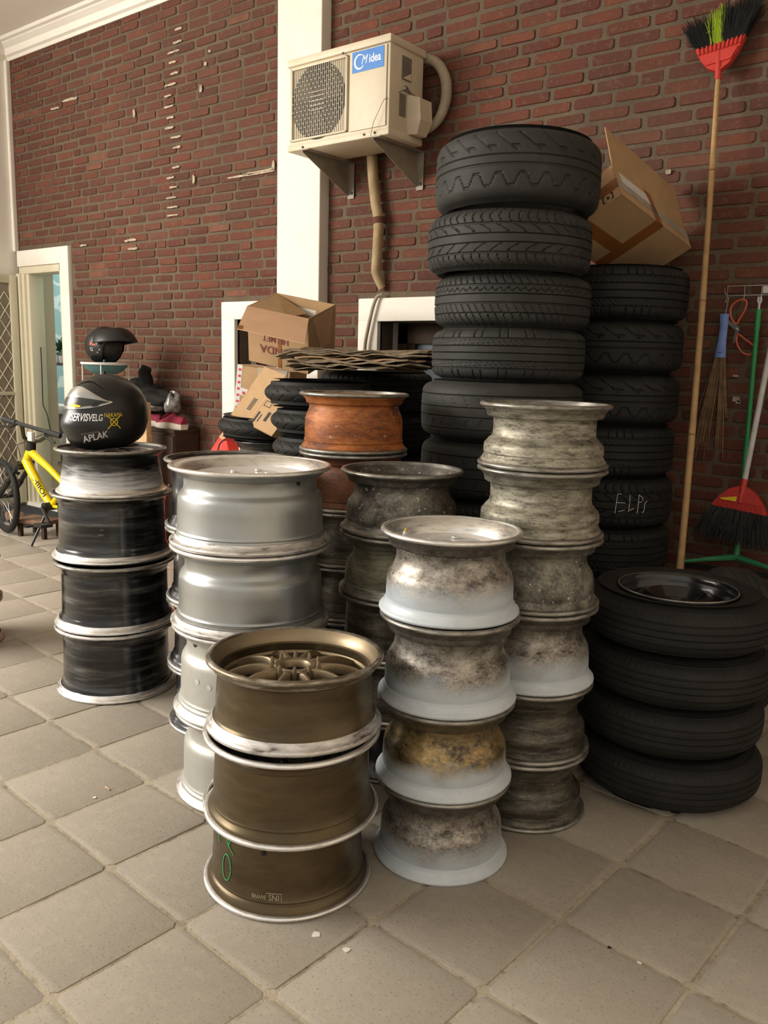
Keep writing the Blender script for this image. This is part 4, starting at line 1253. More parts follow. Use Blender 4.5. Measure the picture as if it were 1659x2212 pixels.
# ================================================================== air conditioner
ac = thing('air_conditioner', 'dusty cream outdoor air conditioner mounted high on the brick wall', 'air conditioner', (-3.455, 3.50, 2.455))
wA, dA, hA = .705, .29, .470
mb = MB(); mb.bbox((.006, .004, .012), (wA-.004, dA, hA-.035), .012); mb.build('casing', M['ac_white'], ac)
mb = MB(); mb.bbox((-.004, -.008, hA-.040), (wA+.006, dA+.006, hA), .010); mb.build('top_cover', M['ac_white'], ac)
mb = MB(); mb.bbox((0, -.004, 0), (wA+.002, dA, .035), .008); mb.build('base_pan', M['ac_white'], ac)
gx0, gx1, gz0, gz1 = .030, .432, .048, .418
mb = MB(); th_ = .010
mb.bbox((gx0, -.010, gz0), (gx1, .004, gz0+th_), .003); mb.bbox((gx0, -.010, gz1-th_), (gx1, .004, gz1), .003)
mb.bbox((gx0, -.010, gz0), (gx0+th_, .004, gz1), .003); mb.bbox((gx1-th_, -.010, gz0), (gx1, .004, gz1), .003)
mb.build('grille_frame', M['ac_white'], ac)
cxg, czg, Rg = .222, .232, .188
bk_ = MB(); bk_.lathe([(.0001, 0), (Rg, 0), (Rg+.004, -.003)], 56, closed=False, M=frame(Vector((cxg, .0015, czg)), Vector((1, 0, 0)), Vector((0, 0, 1)), Vector((0, -1, 0))))
bk_.build('fan_opening', M['ac_dark'], ac)
fan = MB()
for k in range(3):
    a0 = 2*PI*k/3
    pts = []
    for q in range(7):
        a = a0+q*.16
        pts.append((.17*math.cos(a), .17*math.sin(a)))
    poly = [(.04*math.cos(a0), .04*math.sin(a0))] + pts + [(.04*math.cos(a0+.9), .04*math.sin(a0+.9))]
    fan.prism(poly, .002, frame(Vector((cxg, .000, czg)), Vector((1, 0, 0)), Vector((0, 0, 1)), Vector((0, -1, 0))))
fan.build('fan_blades', M['ac_grey'], ac, smooth=False)
gr = MB()
nb = 27
for k in range(nb):
    x = gx0+.012 + (gx1-gx0-.024)*k/(nb-1)
    gr.box((x-.0016, -.009, gz0+.008), (x+.0016, -.005, gz1-.008))
pitch = (gx1-gx0-.024)/(nb-1)
for k in range(nb-1):
    x = gx0+.012+pitch*k
    for j in range(9):
        z = gz0+.02+.042*j+(.021 if k % 2 else 0)
        if z > gz1-.015: continue
        d = math.hypot(x+pitch/2-cxg, z-czg)
        if d < Rg: gr.box((x, -.0085, z-.0016), (x+pitch, -.0055, z+.0016))
for j in range(5):
    z = czg-.045+.0225*j
    gr.box((cxg-.05, -.0105, z-.0018), (cxg+.05, -.008, z+.0018))
gr.build('grille', M['ac_grille'], ac, smooth=False)
mb = MB(); mb.bbox((.445, -.0035, .045), (.685, .002, .425), .003); mb.build('front_panel', M['ac_white'], ac)
st0 = (.462, .322); st1 = (.668, .420)
mb = MB(); mb.box((st0[0], -.0055, st0[1]), (st1[0], -.003, st1[1])); stk = mb.build('sticker', M['sticker_blue'], ac, label='blue brand sticker with white logo')
text_on('lettering', 'idea', lambda u, v: Vector((.611+u, -.0062, .373+v)), M['sticker_white'], stk, .047, .056, bold=.014)
text_on('lettering', 'M', lambda u, v: Vector((.540+u, -.0062, .374+v)), M['sticker_white'], stk, .046, .060, shear=.35)
mb = MB(); pts = []
for k in range(25):
    a = .9 + (2*PI-1.5)*k/24
    pts.append((Vector((.512+.032*math.cos(a), -.0062, .370+.033*math.sin(a))), .0012+.0042*math.sin(PI*k/24)))
vs = []; fs = []
for (p, wd), a in zip(pts, [(.9+(2*PI-1.5)*k/24) for k in range(25)]):
    n_ = Vector((math.cos(a), 0, math.sin(a))); vs += [p-n_*wd, p+n_*wd]
for k in range(24): fs.append((2*k, 2*k+1, 2*k+3, 2*k+2))
mb.add(vs, fs); mb.build('logo_ring', M['sticker_white'], stk, smooth=False)
# right flank
mb = MB(); mb.box((wA-.0045, .10, .285), (wA+.0015, .175, .395)); mb.build('handle_recess', M['ac_grey'], ac)
mb = MB(); mb.prism([(.105, .29), (.17, .29), (.17, .325)], .004, frame(Vector((wA-.001, 0, 0)), Vector((0, 1, 0)), Vector((0, 0, 1)), Vector((1, 0, 0)))); mb.build('handle_grip', M['ac_white'], ac)
mb = MB(); mb.box((wA-.0045, .085, .11), (wA+.0015, .135, .215)); mb.build('rating_label', M['ac_grey'], ac)
mb = MB()
V8 = [(.0, .15, .10), (.075, .17, .10), (.075, .275, .10), (.0, .275, .10), (.0, .15, .225), (.065, .17, .205), (.065, .275, .205), (.0, .275, .225), (.0, .165, .035), (.045, .185, .035), (.045, .265, .035), (.0, .265, .035)]
V8 = [(wA-.004+x, y, z) for x, y, z in V8]
mb.add(V8, [(4,5,6,7),(0,1,5,4),(1,2,6,5),(2,3,7,6),(8,9,1,0),(9,10,2,1),(10,11,3,2),(11,10,9,8),(0,4,7,3),(8,0,3,11)])
mb.build('valve_cover', M['ac_white'], ac, smooth=False)
mb = MB(); mb.lathe([(.0001, .012), (.010, .012), (.014, 0)], 14, closed=False, M=frame(Vector((wA, .125, .245)), Vector((0, 1, 0)), Vector((0, 0, 1)), Vector((1, 0, 0)))); mb.build('cable_gland', M['steel_wire'], ac)
mb = MB(); mb.tube([(wA+.008, .128, .245), (wA+.012, .16, .225), (wA+.03, .215, .205), (wA+.05, .27, .195)], .007, 8); mb.build('power_cable', M['ac_grey'], ac)
mb = MB(); mb.tube([(wA+.004, .13, .245), (wA-.02, -.02, .16), (wA-.075, -.03, .06), (wA-.10, -.02, .0)], .0015, 5); mb.build('loose_wire', M['ac_grey'], ac)
for (x, z) in ((.40, .43), (.12, .012), (.55, .018), (.62, .018)):
    mb = MB(); mb.lathe([(.0001, .003), (.006, .003), (.006, 0)], 8, closed=False, M=frame(Vector((x, -.006, z)), Vector((1, 0, 0)), Vector((0, 0, 1)), Vector((0, -1, 0)))); mb.build('screw', M['ac_dark'], ac)
# brackets
def bracket(x, wall_to, label):
    t = thing('wall_bracket', label, 'bracket', (x, W, 2.453), group='air conditioner brackets')
    y0 = -.40
    mb = MB(); mb.prism([(0, -.175), (-.028, -.175), (y0, -.012), (y0, 0), (0, 0)], .003, frame(Vector((0, 0, 0)), Vector((0, 1, 0)), Vector((0, 0, 1)), Vector((1, 0, 0)))); mb.build('gusset', M['bracket_paint'], t, smooth=False)
    mb = MB(); mb.box((0, y0, -.004), (.045, 0, 0)); mb.build('arm', M['bracket_paint'], t)
    mb = MB(); mb.box((0, -.016, -.195), (.045, -.012, 0)); mb.build('wall_plate', M['bracket_paint'], t)
    mb = MB(); mb.lathe([(.0001, .006), (.009, .006), (.009, 0)], 6, closed=False, M=frame(Vector((.03, -.016, -.165)), Vector((1, 0, 0)), Vector((0, 0, 1)), Vector((0, -1, 0)))); mb.build('bolt', M['ac_dark'], t)
bracket(-3.33, 0, 'grey triangular bracket under the fan end of the air conditioner')
bracket(-2.84, 0, 'grey triangular bracket under the valve end of the air conditioner')
# pipes
mb = MB(); P0 = [at_y(*p, W-.055) for p in ((803, 322), (806, 380), (812, 440), (818, 480), (814, 560), (813, 590), (820, 622))]
P0[-1].y = W-.03; mb.curve(P0, [.031, .031, .030, .030, .029, .028, .022], 14)
pp = mb.build('insulated_pipe', M['pipe_wrap'], label='tan wrapped pipe running down from the air conditioner to the window', cat='pipe')
mb = MB(); a_ = at_y(817.5, 470, W-.055); b_ = at_y(818.5, 483, W-.055); mb.tube([a_, b_], .0345, 16); mb.build('tape_band', M['brick'], pp, label='dull red band round the pipe')
mb = MB()
q = Vector((-3.455, 3.50, 2.455))
mb.curve([q+Vector((.56, dA+.02, .42)), q+Vector((.66, dA+.035, .445)), q+Vector((.74, dA+.05, .42)), q+Vector((.795, dA+.055, .345)), q+Vector((.81, dA+.055, .25)), q+Vector((.785, dA+.05, .16)), q+Vector((.74, dA+.03, .10)), q+Vector((.69, dA+.015, .08))], [.020, .024, .026, .028, .028, .026, .022, .02], 12)
mb.build('coolant_hose', M['hose_grey'], label='fat tan hose looping behind the air conditioner', cat='hose')
mb = MB(); mb.curve([at_y(826, 637, W-.035), at_y(815, 641, W-.05), at_y(806, 662, W-.055), at_y(797, 700, W-.055), at_y(789, 742, W-.055), at_y(786, 790, W-.055)], .0105, 10)
mb.build('drain_hose', M['hose_grey'], label='thin grey drain hose hanging over the white window surround', cat='hose')

# ================================================================== cardboard boxes
CT = .004
def panel(mb_parent, name, quad, mat, t=CT):
    mb = MB(); mb.slab(quad, t); return mb.build(name, M[mat], mb_parent, smooth=False)
def carton(name, label, o, e1, e2, e3, mat='cardboard', inside='cardboard_inside', open_top=True, group='cardboard boxes'):
    """o corner; e1, e2 span the bottom, e3 the height; right-handed"""
    t = thing(name, label, 'box', o, group=group)
    Z = Vector((0, 0, 0))
    panel(t, 'bottom', [Z, e2, e1+e2, e1], mat)
    panel(t, 'side_panel', [Z, e1, e1+e3, e3], mat)
    panel(t, 'side_panel', [e1, e1+e2, e1+e2+e3, e1+e3], mat)
    panel(t, 'side_panel', [e1+e2, e2, e2+e3, e1+e2+e3], mat)
    panel(t, 'side_panel', [e2, Z, e3, e2+e3], mat)
    if not open_top: panel(t, 'top', [e3, e1+e3, e1+e2+e3, e2+e3], mat)
    return t
cv = lambda r_, u_, d_: CAM_R*r_ + CAM_U*u_ + CAM_D*d_
# taped box jammed on the dark tyre stack
A_ = Vector((-1.3925, 3.2468, 1.9976))
e1 = Vector((.1161, .5088, -.1470)); e2 = Vector((-.3290, .0204, -.1894))*.80; e3 = Vector((-.0701, .0528, .1275))
u1n, u2n, u3n = e1.normalized(), e2.normalized(), e3.normalized()
tb = thing('taped_box', 'tan cardboard box with brown tape cross, tilted on the dark tyre stack', 'box', A_, group='cardboard boxes')
Z = Vector((0, 0, 0))
def pan(name, q, mat, t=CT, out=None, parent=tb):
    q = [Vector(p) for p in q]
    n_ = (q[1]-q[0]).cross(q[2]-q[1])
    if out is not None and n_.dot(out) < 0: q = q[::-1]
    mb = MB(); mb.slab(q, t); return mb.build(name, M[mat], parent, smooth=False)
pan('base_panel', [Z, e1, e1+e2, e2], 'cardboard', out=-e3)
pan('label_side', [Z, e1, e1+e3, e3], 'cardboard', out=-e2)
pan('end_side', [Z, e2, e2+e3, e3], 'cardboard_pale', out=-e1)  # lit end painted paler than the other sides of the same box
pan('end_side', [e1, e1+e2, e1+e2+e3, e1+e3], 'cardboard', out=e1)
pan('back_side', [e2, e1+e2, e1+e2+e3, e2+e3], 'cardboard', out=e2)
fl = (u3n*.96 - u2n*.12).normalized()*.155
pan('open_flap', [e3, e1+e3, e1*.97+e3+fl, e3+fl*1.15-e1*.02], 'cardboard', out=-e2)
fl2 = (u3n*.3 + u2n*.95).normalized()*.05
eps = .0012
def strip(name, a, b_, wv, out, mat, lift=eps):
    on = out.normalized()*lift
    return pan(name, [a-wv/2+on, b_-wv/2+on, b_+wv/2+on, a+wv/2+on], mat, t=.0006, out=out)
strip('tape', e1*.52+e2*.0, e1*.52+e2, u1n*.060, -e3, 'brown_tape')
strip('tape', e2*.62, e1*.52-u1n*.02+e2*.62, u2n*.056, -e3, 'brown_tape', .002)
strip('tape', e1*.52, e1*.52+e3*1.0-e1*.05, u1n*.05, -e2, 'brown_tape')
strip('tape', e3*.42, e1*1.0+e3*.42, u3n*.042, -e2, 'clear_tape')
strip('tape', e3*.42, e2*.8+e3*.42, u3n*.045, -e1, 'brown_tape')
pan('paper_label', [e1*.08+e3*.55-e2*.004, e1*.47+e3*.55-e2*.004, e1*.43+e3*.86-e2*.004, e1*.06+e3*.86-e2*.004], 'white_label', t=.0006, out=-e2)
# care marks on the end side
on = -u1n*.0015
mb = MB()
def endq(a, b_, c, d): return [e2*a+e3*c+on, e2*b_+e3*c+on, e2*b_+e3*d+on, e2*a+e3*d+on]
for q_ in (endq(.10, .115, .06, .26), endq(.245, .26, .06, .26), endq(.10, .14, .24, .26), endq(.22, .26, .24, .26), endq(.10, .14, .06, .08), endq(.22, .26, .06, .08), endq(.165, .195, .12, .20)):
    mb.slab(q_, .0005)
mb.build('care_mark', M['print_black'], tb, smooth=False)

# open helmet carton
E1, E2, E3 = Vector((.3447, .0942, -.0624)), Vector((-.0566, .2658, .0883)), Vector((-.0710, .0767, -.2766))
O_ = Vector((-3.2853, 3.041, 1.5979)) + E3
e1, e2, e3 = E1, E2, -E3
ey = e2.normalized()
hb = carton('open_carton', 'open upside-down printed cardboard carton with drooping flap by the pillar', O_, e1, e2, e3)
f_out = at_d(511, 711, 3.98) - at_d(533, 662, 4.30)
pan('open_flap', [e3, e1+e3, e1+e3+f_out+e1*.02, e3+f_out], 'cardboard_pale', parent=hb, out=Vector((0, 0, 1)))  # paler than the box: the light it catches is put into the colour
pan('flap_tape', [e3+f_out*.86+Vector((0,0,.002)), e3+f_out*.86+e1*.07+Vector((0,0,.002)), e3+f_out+e1*.07+Vector((0,0,.002)), e3+f_out+Vector((0,0,.002))], 'brown_tape', t=.0006, parent=hb, out=Vector((0, 0, 1)))
bk_f = e3*-.0 + e3.normalized()*.002
# hand hole in the rear panel: pale wall shows through
pan('hand_hole', [e1*.36+e2*.985+e3*.70, e1*.68+e2*.985+e3*.70, e1*.68+e2*.985+e3*.82, e1*.36+e2*.985+e3*.82], 'white_plaster', t=.001, parent=hb, out=-ey)
pan('side_flap', [e3+e2*.02, e2+e3, e2*.80+e3*.80+e1*.62, e2*.25+e3*.86+e1*.52], 'cardboard', parent=hb, out=e3)
pan('torn_patch', [e1*1.004+e2*.15+e3*.95, e1*1.004+e2*.9+e3*.98, e1*1.004+e2*.8+e3*.35, e1*1.004+e2*.45+e3*.30], 'cardboard_pale', t=.0008, parent=hb, out=e1)
fe1, fe3 = e1.normalized(), e3.normalized()
text_on('printing', 'HONDA', lambda u, v: e1*.52 + e3*.30 - ey*.002 + fe1*(-u) + fe3*(-v), M['print_maroon'], hb, .062, .060, bold=.012)
text_on('printing', 'HELMET', lambda u, v: e1*.46 + e3*.50 - ey*.002 + fe1*(-u) + fe3*(-v), M['print_maroon'], hb, .044, .046, bold=.006)
strip_q = [e1*.50-ey*.0015, e1*.56-ey*.0015, e1*.56+e3*.62-ey*.0015, e1*.50+e3*.62-ey*.0015]
pan('tape', strip_q, 'brown_tape', t=.0006, parent=hb, out=-ey)

# fragile-taped carton standing behind the leaning one
O2 = Vector((-3.72, 3.335, 1.03))
a2 = math.radians(18)
ex2 = Vector((math.cos(a2), math.sin(a2), 0)); ey2 = Vector((-math.sin(a2), math.cos(a2), 0))
lean = Matrix.Rotation(math.radians(6), 3, ey2)
e1, e2, e3 = (lean @ ex2)*.34, ey2*.22, (lean @ Vector((0, 0, 1)))*.27
fb = carton('fragile_carton', 'cardboard carton with red and white tape standing on the black wheel', O2, e1, e2, e3, open_top=False)
pan('printed_tape', [e3*0-ey2*.0015, e1*.10-ey2*.0015, e1*.10+e3-ey2*.0015, e3-ey2*.0015], 'white_label', t=.0006, parent=fb, out=-ey2)
pan('printed_tape', [e3*.38-ey2*.002, e1*.45+e3*.30-ey2*.002, e1*.45+e3*.46-ey2*.002, e3*.54-ey2*.002], 'white_label', t=.0006, parent=fb, out=-ey2)
mb = MB()
for k in range(7):
    q_ = [e1*.03+e3*(.06+.135*k), e1*.08+e3*(.06+.135*k), e1*.08+e3*(.11+.135*k), e1*.03+e3*(.11+.135*k)]
    mb.slab([p-ey2*.0028 for p in q_], .0004)
for k in range(3):
    q_ = [e1*(.14+.1*k)+e3*.38, e1*(.19+.1*k)+e3*.375, e1*(.19+.1*k)+e3*.44, e1*(.14+.1*k)+e3*.445]
    mb.slab([p-ey2*.0032 for p in q_], .0004)
mb.build('tape_print', M['print_red'], fb, smooth=False)
pan('wrap', [e1*.40+e3*.55-ey2*.003, e1*.95+e3*.55-ey2*.003, e1*.95+e3*1.0-ey2*.003, e1*.40+e3*1.0-ey2*.003], 'clear_tape', t=.001, parent=fb, out=-ey2)

# carton leaning, with bar code
pA, pB, pC, pD = at_y(497, 897, 3.10), at_y(553, 926, 3.02), at_y(597, 862, 3.05), at_y(539, 838, 3.13)
q1 = (pB-pA); q2 = (pD-pA); nn = q1.cross(q2).normalized()
if nn.dot(CAM_D) < 0: nn = -nn
lb = thing('leaning_carton', 'brown carton with bar code tipped into the black wheel', 'box', pA, group='cardboard boxes')
e1 = q1*1.55; e2 = q2*1.0; e3 = nn*.20
pan('side_panel', [Z, e1, e1+e2, e2], 'cardboard', parent=lb, out=-nn)
pan('side_panel', [Z, e1, e1+e3, e3], 'cardboard', parent=lb, out=-e2)
pan('side_panel', [Z, e2, e2+e3, e3], 'cardboard', parent=lb, out=-e1)
pan('side_panel', [e1, e1+e2, e1+e2+e3, e1+e3], 'cardboard', parent=lb, out=e1)
pan('side_panel', [e3, e1+e3, e1+e2+e3, e2+e3], 'cardboard_inside', parent=lb, out=nn)
pan('open_flap', [e2, e1*.5+e2, e1*.5+e2+q2*.75-nn*.02+q1*.1, e2+q2*.75-nn*.02+q1*.1], 'cardboard', parent=lb, out=-nn)
mb = MB()
for k in range(9):
    a = .40+.045*k
    q_ = [e1*.22+e2*a, e1*.31+e2*a, e1*.31+e2*(a+.028), e1*.22+e2*(a+.028)]
    mb.slab([p-nn*.0012 for p in (q_ if (q_[1]-q_[0]).cross(q_[2]-q_[1]).dot(nn) < 0 else q_[::-1])], .0005)
for a, b_, c, d in ((.48, .52, .15, .5), (.56, .58, .2, .45), (.66, .72, .3, .6), (.48, .62, .70, .72), (.48, .62, .86, .88), (.48, .49, .70, .88), (.61, .62, .70, .88)):
    q_ = [e1*a+e2*c, e1*b_+e2*c, e1*b_+e2*d, e1*a+e2*d]
    mb.slab([p-nn*.0012 for p in (q_ if (q_[1]-q_[0]).cross(q_[2]-q_[1]).dot(nn) < 0 else q_[::-1])], .0005)
mb.build('printing', M['print_black'], lb, smooth=False)
strip_ = [e1*.42+e2*0, e1*.44+e2*0, e1*.44+e2, e1*.42+e2]
pan('seam', [p-nn*.0015 for p in strip_], 'cardboard_pale', t=.0006, parent=lb, out=-nn)

# black wheels carrying them
g = 'black wheels below the cartons'
for i in range(4):
    wheel(-3.315, 3.24, .225*(3-i), .223, .205, 'barrelled', 'black_gloss', 'deep_black', 'deep_black', 'scuffed black wheel %s below the leaning carton' % ordn(i, 4), g, fm='deep_black')
TW = tyre_mesh(.262, .118, .185, pat_V(.262), nu=240, nt=30, round_=.055, crown=.02, depth=.004)
tyre('scooter_tyre', TW, 'rubber', (-3.36, 3.245, .908), 0, 'black scooter tyre lying on the black wheel under the cartons', 'scooter tyres in one stack', tilt=(0, .03))

# flattened cardboard heap on the tyres: each torn sheet a piece of its own
rr = random.Random(21)
zb = PILE_TOP + .010
hp = thing('flattened_cardboard', 'heap of torn flattened cardboard lying across the dark tyres', 'cardboard', (-2.60, 3.10, zb))
zc_ = 0.0
for k in range(11):
    L = rr.uniform(.30, .42); wd = rr.uniform(.15, .20)
    ox = rr.uniform(-.03, .06) + (-.02 if k < 3 else .06); oy = rr.uniform(-.03, .03)
    n_ = 60; pts = []
    tear = [rr.uniform(.82, 1.06) for _ in range(15)]
    for i in range(n_):
        a = 2*PI*i/n_
        m_ = max(abs(math.cos(a)), abs(math.sin(a)))
        q = i/4; t0_ = tear[int(q) % 15]; t1_ = tear[(int(q)+1) % 15]
        j = t0_ + (t1_-t0_)*(q-int(q)) + rr.uniform(-.025, .025)
        pts.append((ox + L*math.cos(a)/m_*j, oy + wd*math.sin(a)/m_*j*.95))
    th_ = rr.uniform(.004, .009)
    ry = rr.uniform(-.02, .02); rx = rr.uniform(-.03, .03)
    mm = Matrix.Translation((0, 0, zc_)) @ Matrix.Rotation(ry, 4, 'Y') @ Matrix.Rotation(rx, 4, 'X') @ Matrix.Rotation(.30+rr.uniform(-.2, .2), 4, 'Z')
    mb = MB()
    wav = lambda x, y: .008*math.sin(11*x+1.7*k)*math.cos(9*y) + .006*math.sin(31*x+k) - .25*max(0, -x-.30)**1.0
    zj = [rr.uniform(-.003, .003) for _ in pts]
    vs = [mm @ Vector((x, y, wav(x, y)+z_)) for (x, y), z_ in zip(pts, zj)] + [mm @ Vector((x, y, th_ + wav(x, y)+z_)) for (x, y), z_ in zip(pts, zj)]
    vs += [mm @ Vector((ox, oy, 0)), mm @ Vector((ox, oy, th_))]
    mb.add(vs, [(i, (i+1) % n_, n_+(i+1) % n_, n_+i) for i in range(n_)] + [((i+1) % n_, i, 2*n_) for i in range(n_)] + [(n_+i, n_+(i+1) % n_, 2*n_+1) for i in range(n_)])
    mb.build('torn_sheet', M['cardboard_aged'] if k != 6 else M['cardboard_inside'], hp, smooth=False)
    zc_ += th_ + .0015
# scrap of tape hanging off the heap
mb = MB()
S = [at_y(598, 800, 2.75), at_y(600, 830, 2.70), at_y(590, 862, 2.70)]
mb.slab([at_y(552, 812, 2.68), at_y(590, 795, 2.68), at_y(600, 806, 2.68), at_y(560, 832, 2.68)], .002)
mb.slab([at_y(590, 796, 2.68), at_y(598, 806, 2.68), at_y(591, 864, 2.66), at_y(585, 864, 2.66)], .002)
mb.slab([at_y(570, 775, 2.74), at_y(580, 772, 2.76), at_y(600, 804, 2.68), at_y(588, 806, 2.68)], .002)
mb.build('tape_scrap', M['clear_tape'], hp, smooth=False)

# ================================================================== brooms and tools on the right
def bristles(name, parent, roots, tips, r0, mat, jitter, n_each=1):
    mb = MB(); rr = random.Random(len(roots))
    for a, b_ in zip(roots, tips):
        for _ in range(n_each):
            j = Vector((rr.uniform(-1, 1), rr.uniform(-1, 1), rr.uniform(-1, 1)))*jitter
            mid = (a+b_)/2 + j*.5
            mb.tube([a+j*.2, mid, b_+j], [r0, r0, r0*.6], 3, cap=False)
    o = mb.build(name, M[mat], parent, smooth=False); o['kind'] = 'stuff'
    return o
# bamboo broom, head up
top = at_y(1553, 148, 3.80); low = at_y(1463, 1250, 3.30)
dv = (low-top).normalized(); foot = top + dv*((top.z-.004)/(-dv.z))
br = thing('bamboo_broom', 'long bamboo broom leaning head-up on the wall with green and black bristles', 'broom', foot)
mb = MB(); pts = []; rs = []
L = (top-foot).length
for k in range(25):
    s = k/24; p = (top-foot)*s
    bow = .012*math.sin(PI*s)
    pts.append(p + Vector((bow, 0, 0))); rs.append(.0150 - .004*s + (.0012 if k % 5 == 0 else 0))
mb.tube(pts, rs, 12); mb.build('handle', M['bamboo'], br)
for k in (5, 10, 15, 20):
    mb = MB(); p = pts[k]; d_ = (pts[k+1]-pts[k-1]).normalized()
    mb.tube([p-d_*.003, p+d_*.003], rs[k]*1.06, 12); mb.build('bamboo_node', M['straw'], br)
hx = Vector((.97, -.02, .10)).normalized(); hu = (top-foot).normalized(); hu = (hu-hx*hu.dot(hx)).normalized(); hn = hx.cross(hu)
t0 = top-foot
def hd(u, v, n=0.0): return t0 + hx*u + hu*v - hn*n
def head_piece(parent, hd, sgn=1):
    mb = MB(); out = [(-.012, -.012), (-.045, .008), (-.075, .05), (-.098, .098), (-.10, .112), (.10, .112), (.098, .098), (.075, .05), (.045, .008), (.012, -.012)]
    n = len(out)
    mb.add([hd(u, v, -.012) for u, v in out] + [hd(u, v, .012) for u, v in out], [tuple(range(n)), tuple(range(2*n-1, n-1, -1))] + [(i, n+i, n+(i+1) % n, (i+1) % n) for i in range(n)])
    o = mb.build('clamp', M['red_plastic'], parent, smooth=False)
    mb = MB()
    for k in range(11):
        u = -.088+.0176*k
        a = hd(u*.93-.0035, .076, -.017*1); 
        mb.add([hd(u*.93-.004, .074, -.012), hd(u*.93+.004, .074, -.012), hd(u+.004, .108, -.012), hd(u-.004, .108, -.012), hd(u*.93-.003, .076, -.019), hd(u*.93+.003, .076, -.019), hd(u+.003, .106, -.019), hd(u-.003, .106, -.019)],
               [(4,5,6,7),(0,1,5,4),(1,2,6,5),(2,3,7,6),(3,0,4,7)])
    mb.build('clamp_ribs', M['red_plastic'], o, smooth=False)
    mb = MB(); mb.add([hd(u, v, -.018) for u, v in ((-.05, .02), (-.078, .066), (.078, .066), (.05, .02))] + [hd(u, v, -.010) for u, v in ((-.05, .02), (-.078, .066), (.078, .066), (.05, .02))], [(0,1,2,3),(0,4,5,1),(1,5,6,2),(2,6,7,3),(3,7,4,0)])
    mb.build('clamp_boss', M['red_plastic'], o, smooth=False)
    mb = MB(); mb.tube([hd(0, -.05, 0), hd(0, .02, -.008), hd(0, .07, -.012)], [.014, .013, .009], 12); mb.build('socket', M['red_plastic'], o)
    return o
head_piece(br, hd)
rr = random.Random(9)
ro, ti, rg_, tg = [], [], [], []
for k in range(2600):
    u = rr.uniform(-.092, .092); n_ = rr.uniform(-.02, .02)
    L_ = rr.uniform(.05, .152) + (.012 if u > 0 else -.006); sp = 1.66
    root = hd(u, .106, n_*.6); tip = hd(u*(1+(sp-1)*L_/.15) + rr.uniform(-.016, .016), .106+L_*(1-.12*abs(u)/.09), n_*2.4*L_/.15)
    if -.034+rr.uniform(-.012, .012) < u < .006+rr.uniform(-.012, .012): rg_.append(root); tg.append(tip)
    else: ro.append(root); ti.append(tip)
bristles('bristles', br, ro, ti, .0017, 'bristle_black', .016)
bristles('bristles', br, rg_, tg, .0016, 'bristle_green', .010)

# hook rail
yr = W-.022
rk = thing('hook_rail', 'thin chrome wire hook rail fixed on the brick wall', 'rack', at_y(1565, 630, yr))
O_ = rk.location.copy()
mb = MB(); a, b_, c, d = at_y(1566, 622, yr)-O_, at_y(1800, 610, yr)-O_, at_y(1800, 628, yr)-O_, at_y(1566, 641, yr)-O_
a.z = b_.z = .022; c.z = d.z = -.018
mb.tube([a+Vector((.01, 0, 0)), b_, c, d+Vector((.01, 0, 0)), d+Vector((0, 0, .01)), a-Vector((0, 0, .01))], .0022, 6, closed=True); mb.build('rail', M['steel_wire'], rk)
for px_ in (1572, 1609, 1646, 1690):
    p = at_y(px_, 630, yr)-O_
    mb = MB(); mb.tube([p+Vector((0, 0, .022)), p+Vector((0, -.002, -.03)), p+Vector((0, -.012, -.052)), p+Vector((0, -.022, -.046)), p+Vector((0, -.024, -.038))], .002, 6); mb.build('hook', M['steel_wire'], rk)
mb = MB(); p = at_y(1655, 626, yr-.004)-O_; mb.box((p.x-.012, p.y-.002, -.012), (p.x+.03, p.y, .018)); mb.build('price_tag', M['white_label'], rk)

# stick whisk with blue sleeve
def hang(p): return p
w0 = at_y(1567, 680, W-.045)
wk = thing('stick_whisk', 'brown coconut-rib whisk in a blue plastic sleeve hanging from the rail', 'whisk', w0)
mb = MB(); mb.tube([Vector((.004, .012, .075)), Vector((.002, .004, .03)), Vector((0, 0, 0))], .0022, 6); mb.build('hanging_loop', M['steel_wire'], wk)
sl = [at_y(1565, 678, W-.045)-w0, at_y(1564, 705, W-.045)-w0, at_y(1560, 735, W-.045)-w0, at_y(1555, 772, W-.045)-w0]
mb = MB()
vs = []; n = 16
for p, (ra, rb) in zip(sl, ((.0205, .010), (.017, .011), (.018, .012), (.0255, .013))):
    for k in range(n):
        a = 2*PI*k/n; vs.append(p + Vector((ra*math.cos(a), rb*math.sin(a), 0)))
mb.add(vs, [(i*n+k, i*n+(k+1) % n, (i+1)*n+(k+1) % n, (i+1)*n+k) for i in range(3) for k in range(n)] + [tuple(range(n-1, -1, -1)), tuple(range(3*n, 4*n))])
mb.build('sleeve', M['blue_plastic'], wk)
mb = MB(); p = at_y(1554, 761, W-.062)-w0; mb.box((p.x-.012, p.y, p.z-.001), (p.x+.012, p.y+.002, p.z+.001)); mb.build('slot', M['print_black'], wk)
ro, ti = [], []
for k in range(95):
    u = rr.uniform(-1, 1)
    base = sl[3] + Vector((u*.021, rr.uniform(-.01, .01), 0))
    L_ = rr.uniform(.22, .40) if rr.random() < .7 else rr.uniform(.38, .46)
    ro.append(base); ti.append(base + Vector((u*.028-.022*(1 if u < .3 else -.2), rr.uniform(-.012, .004), -L_)))
bristles('ribs', wk, ro, ti, .0013, 'straw', .004)

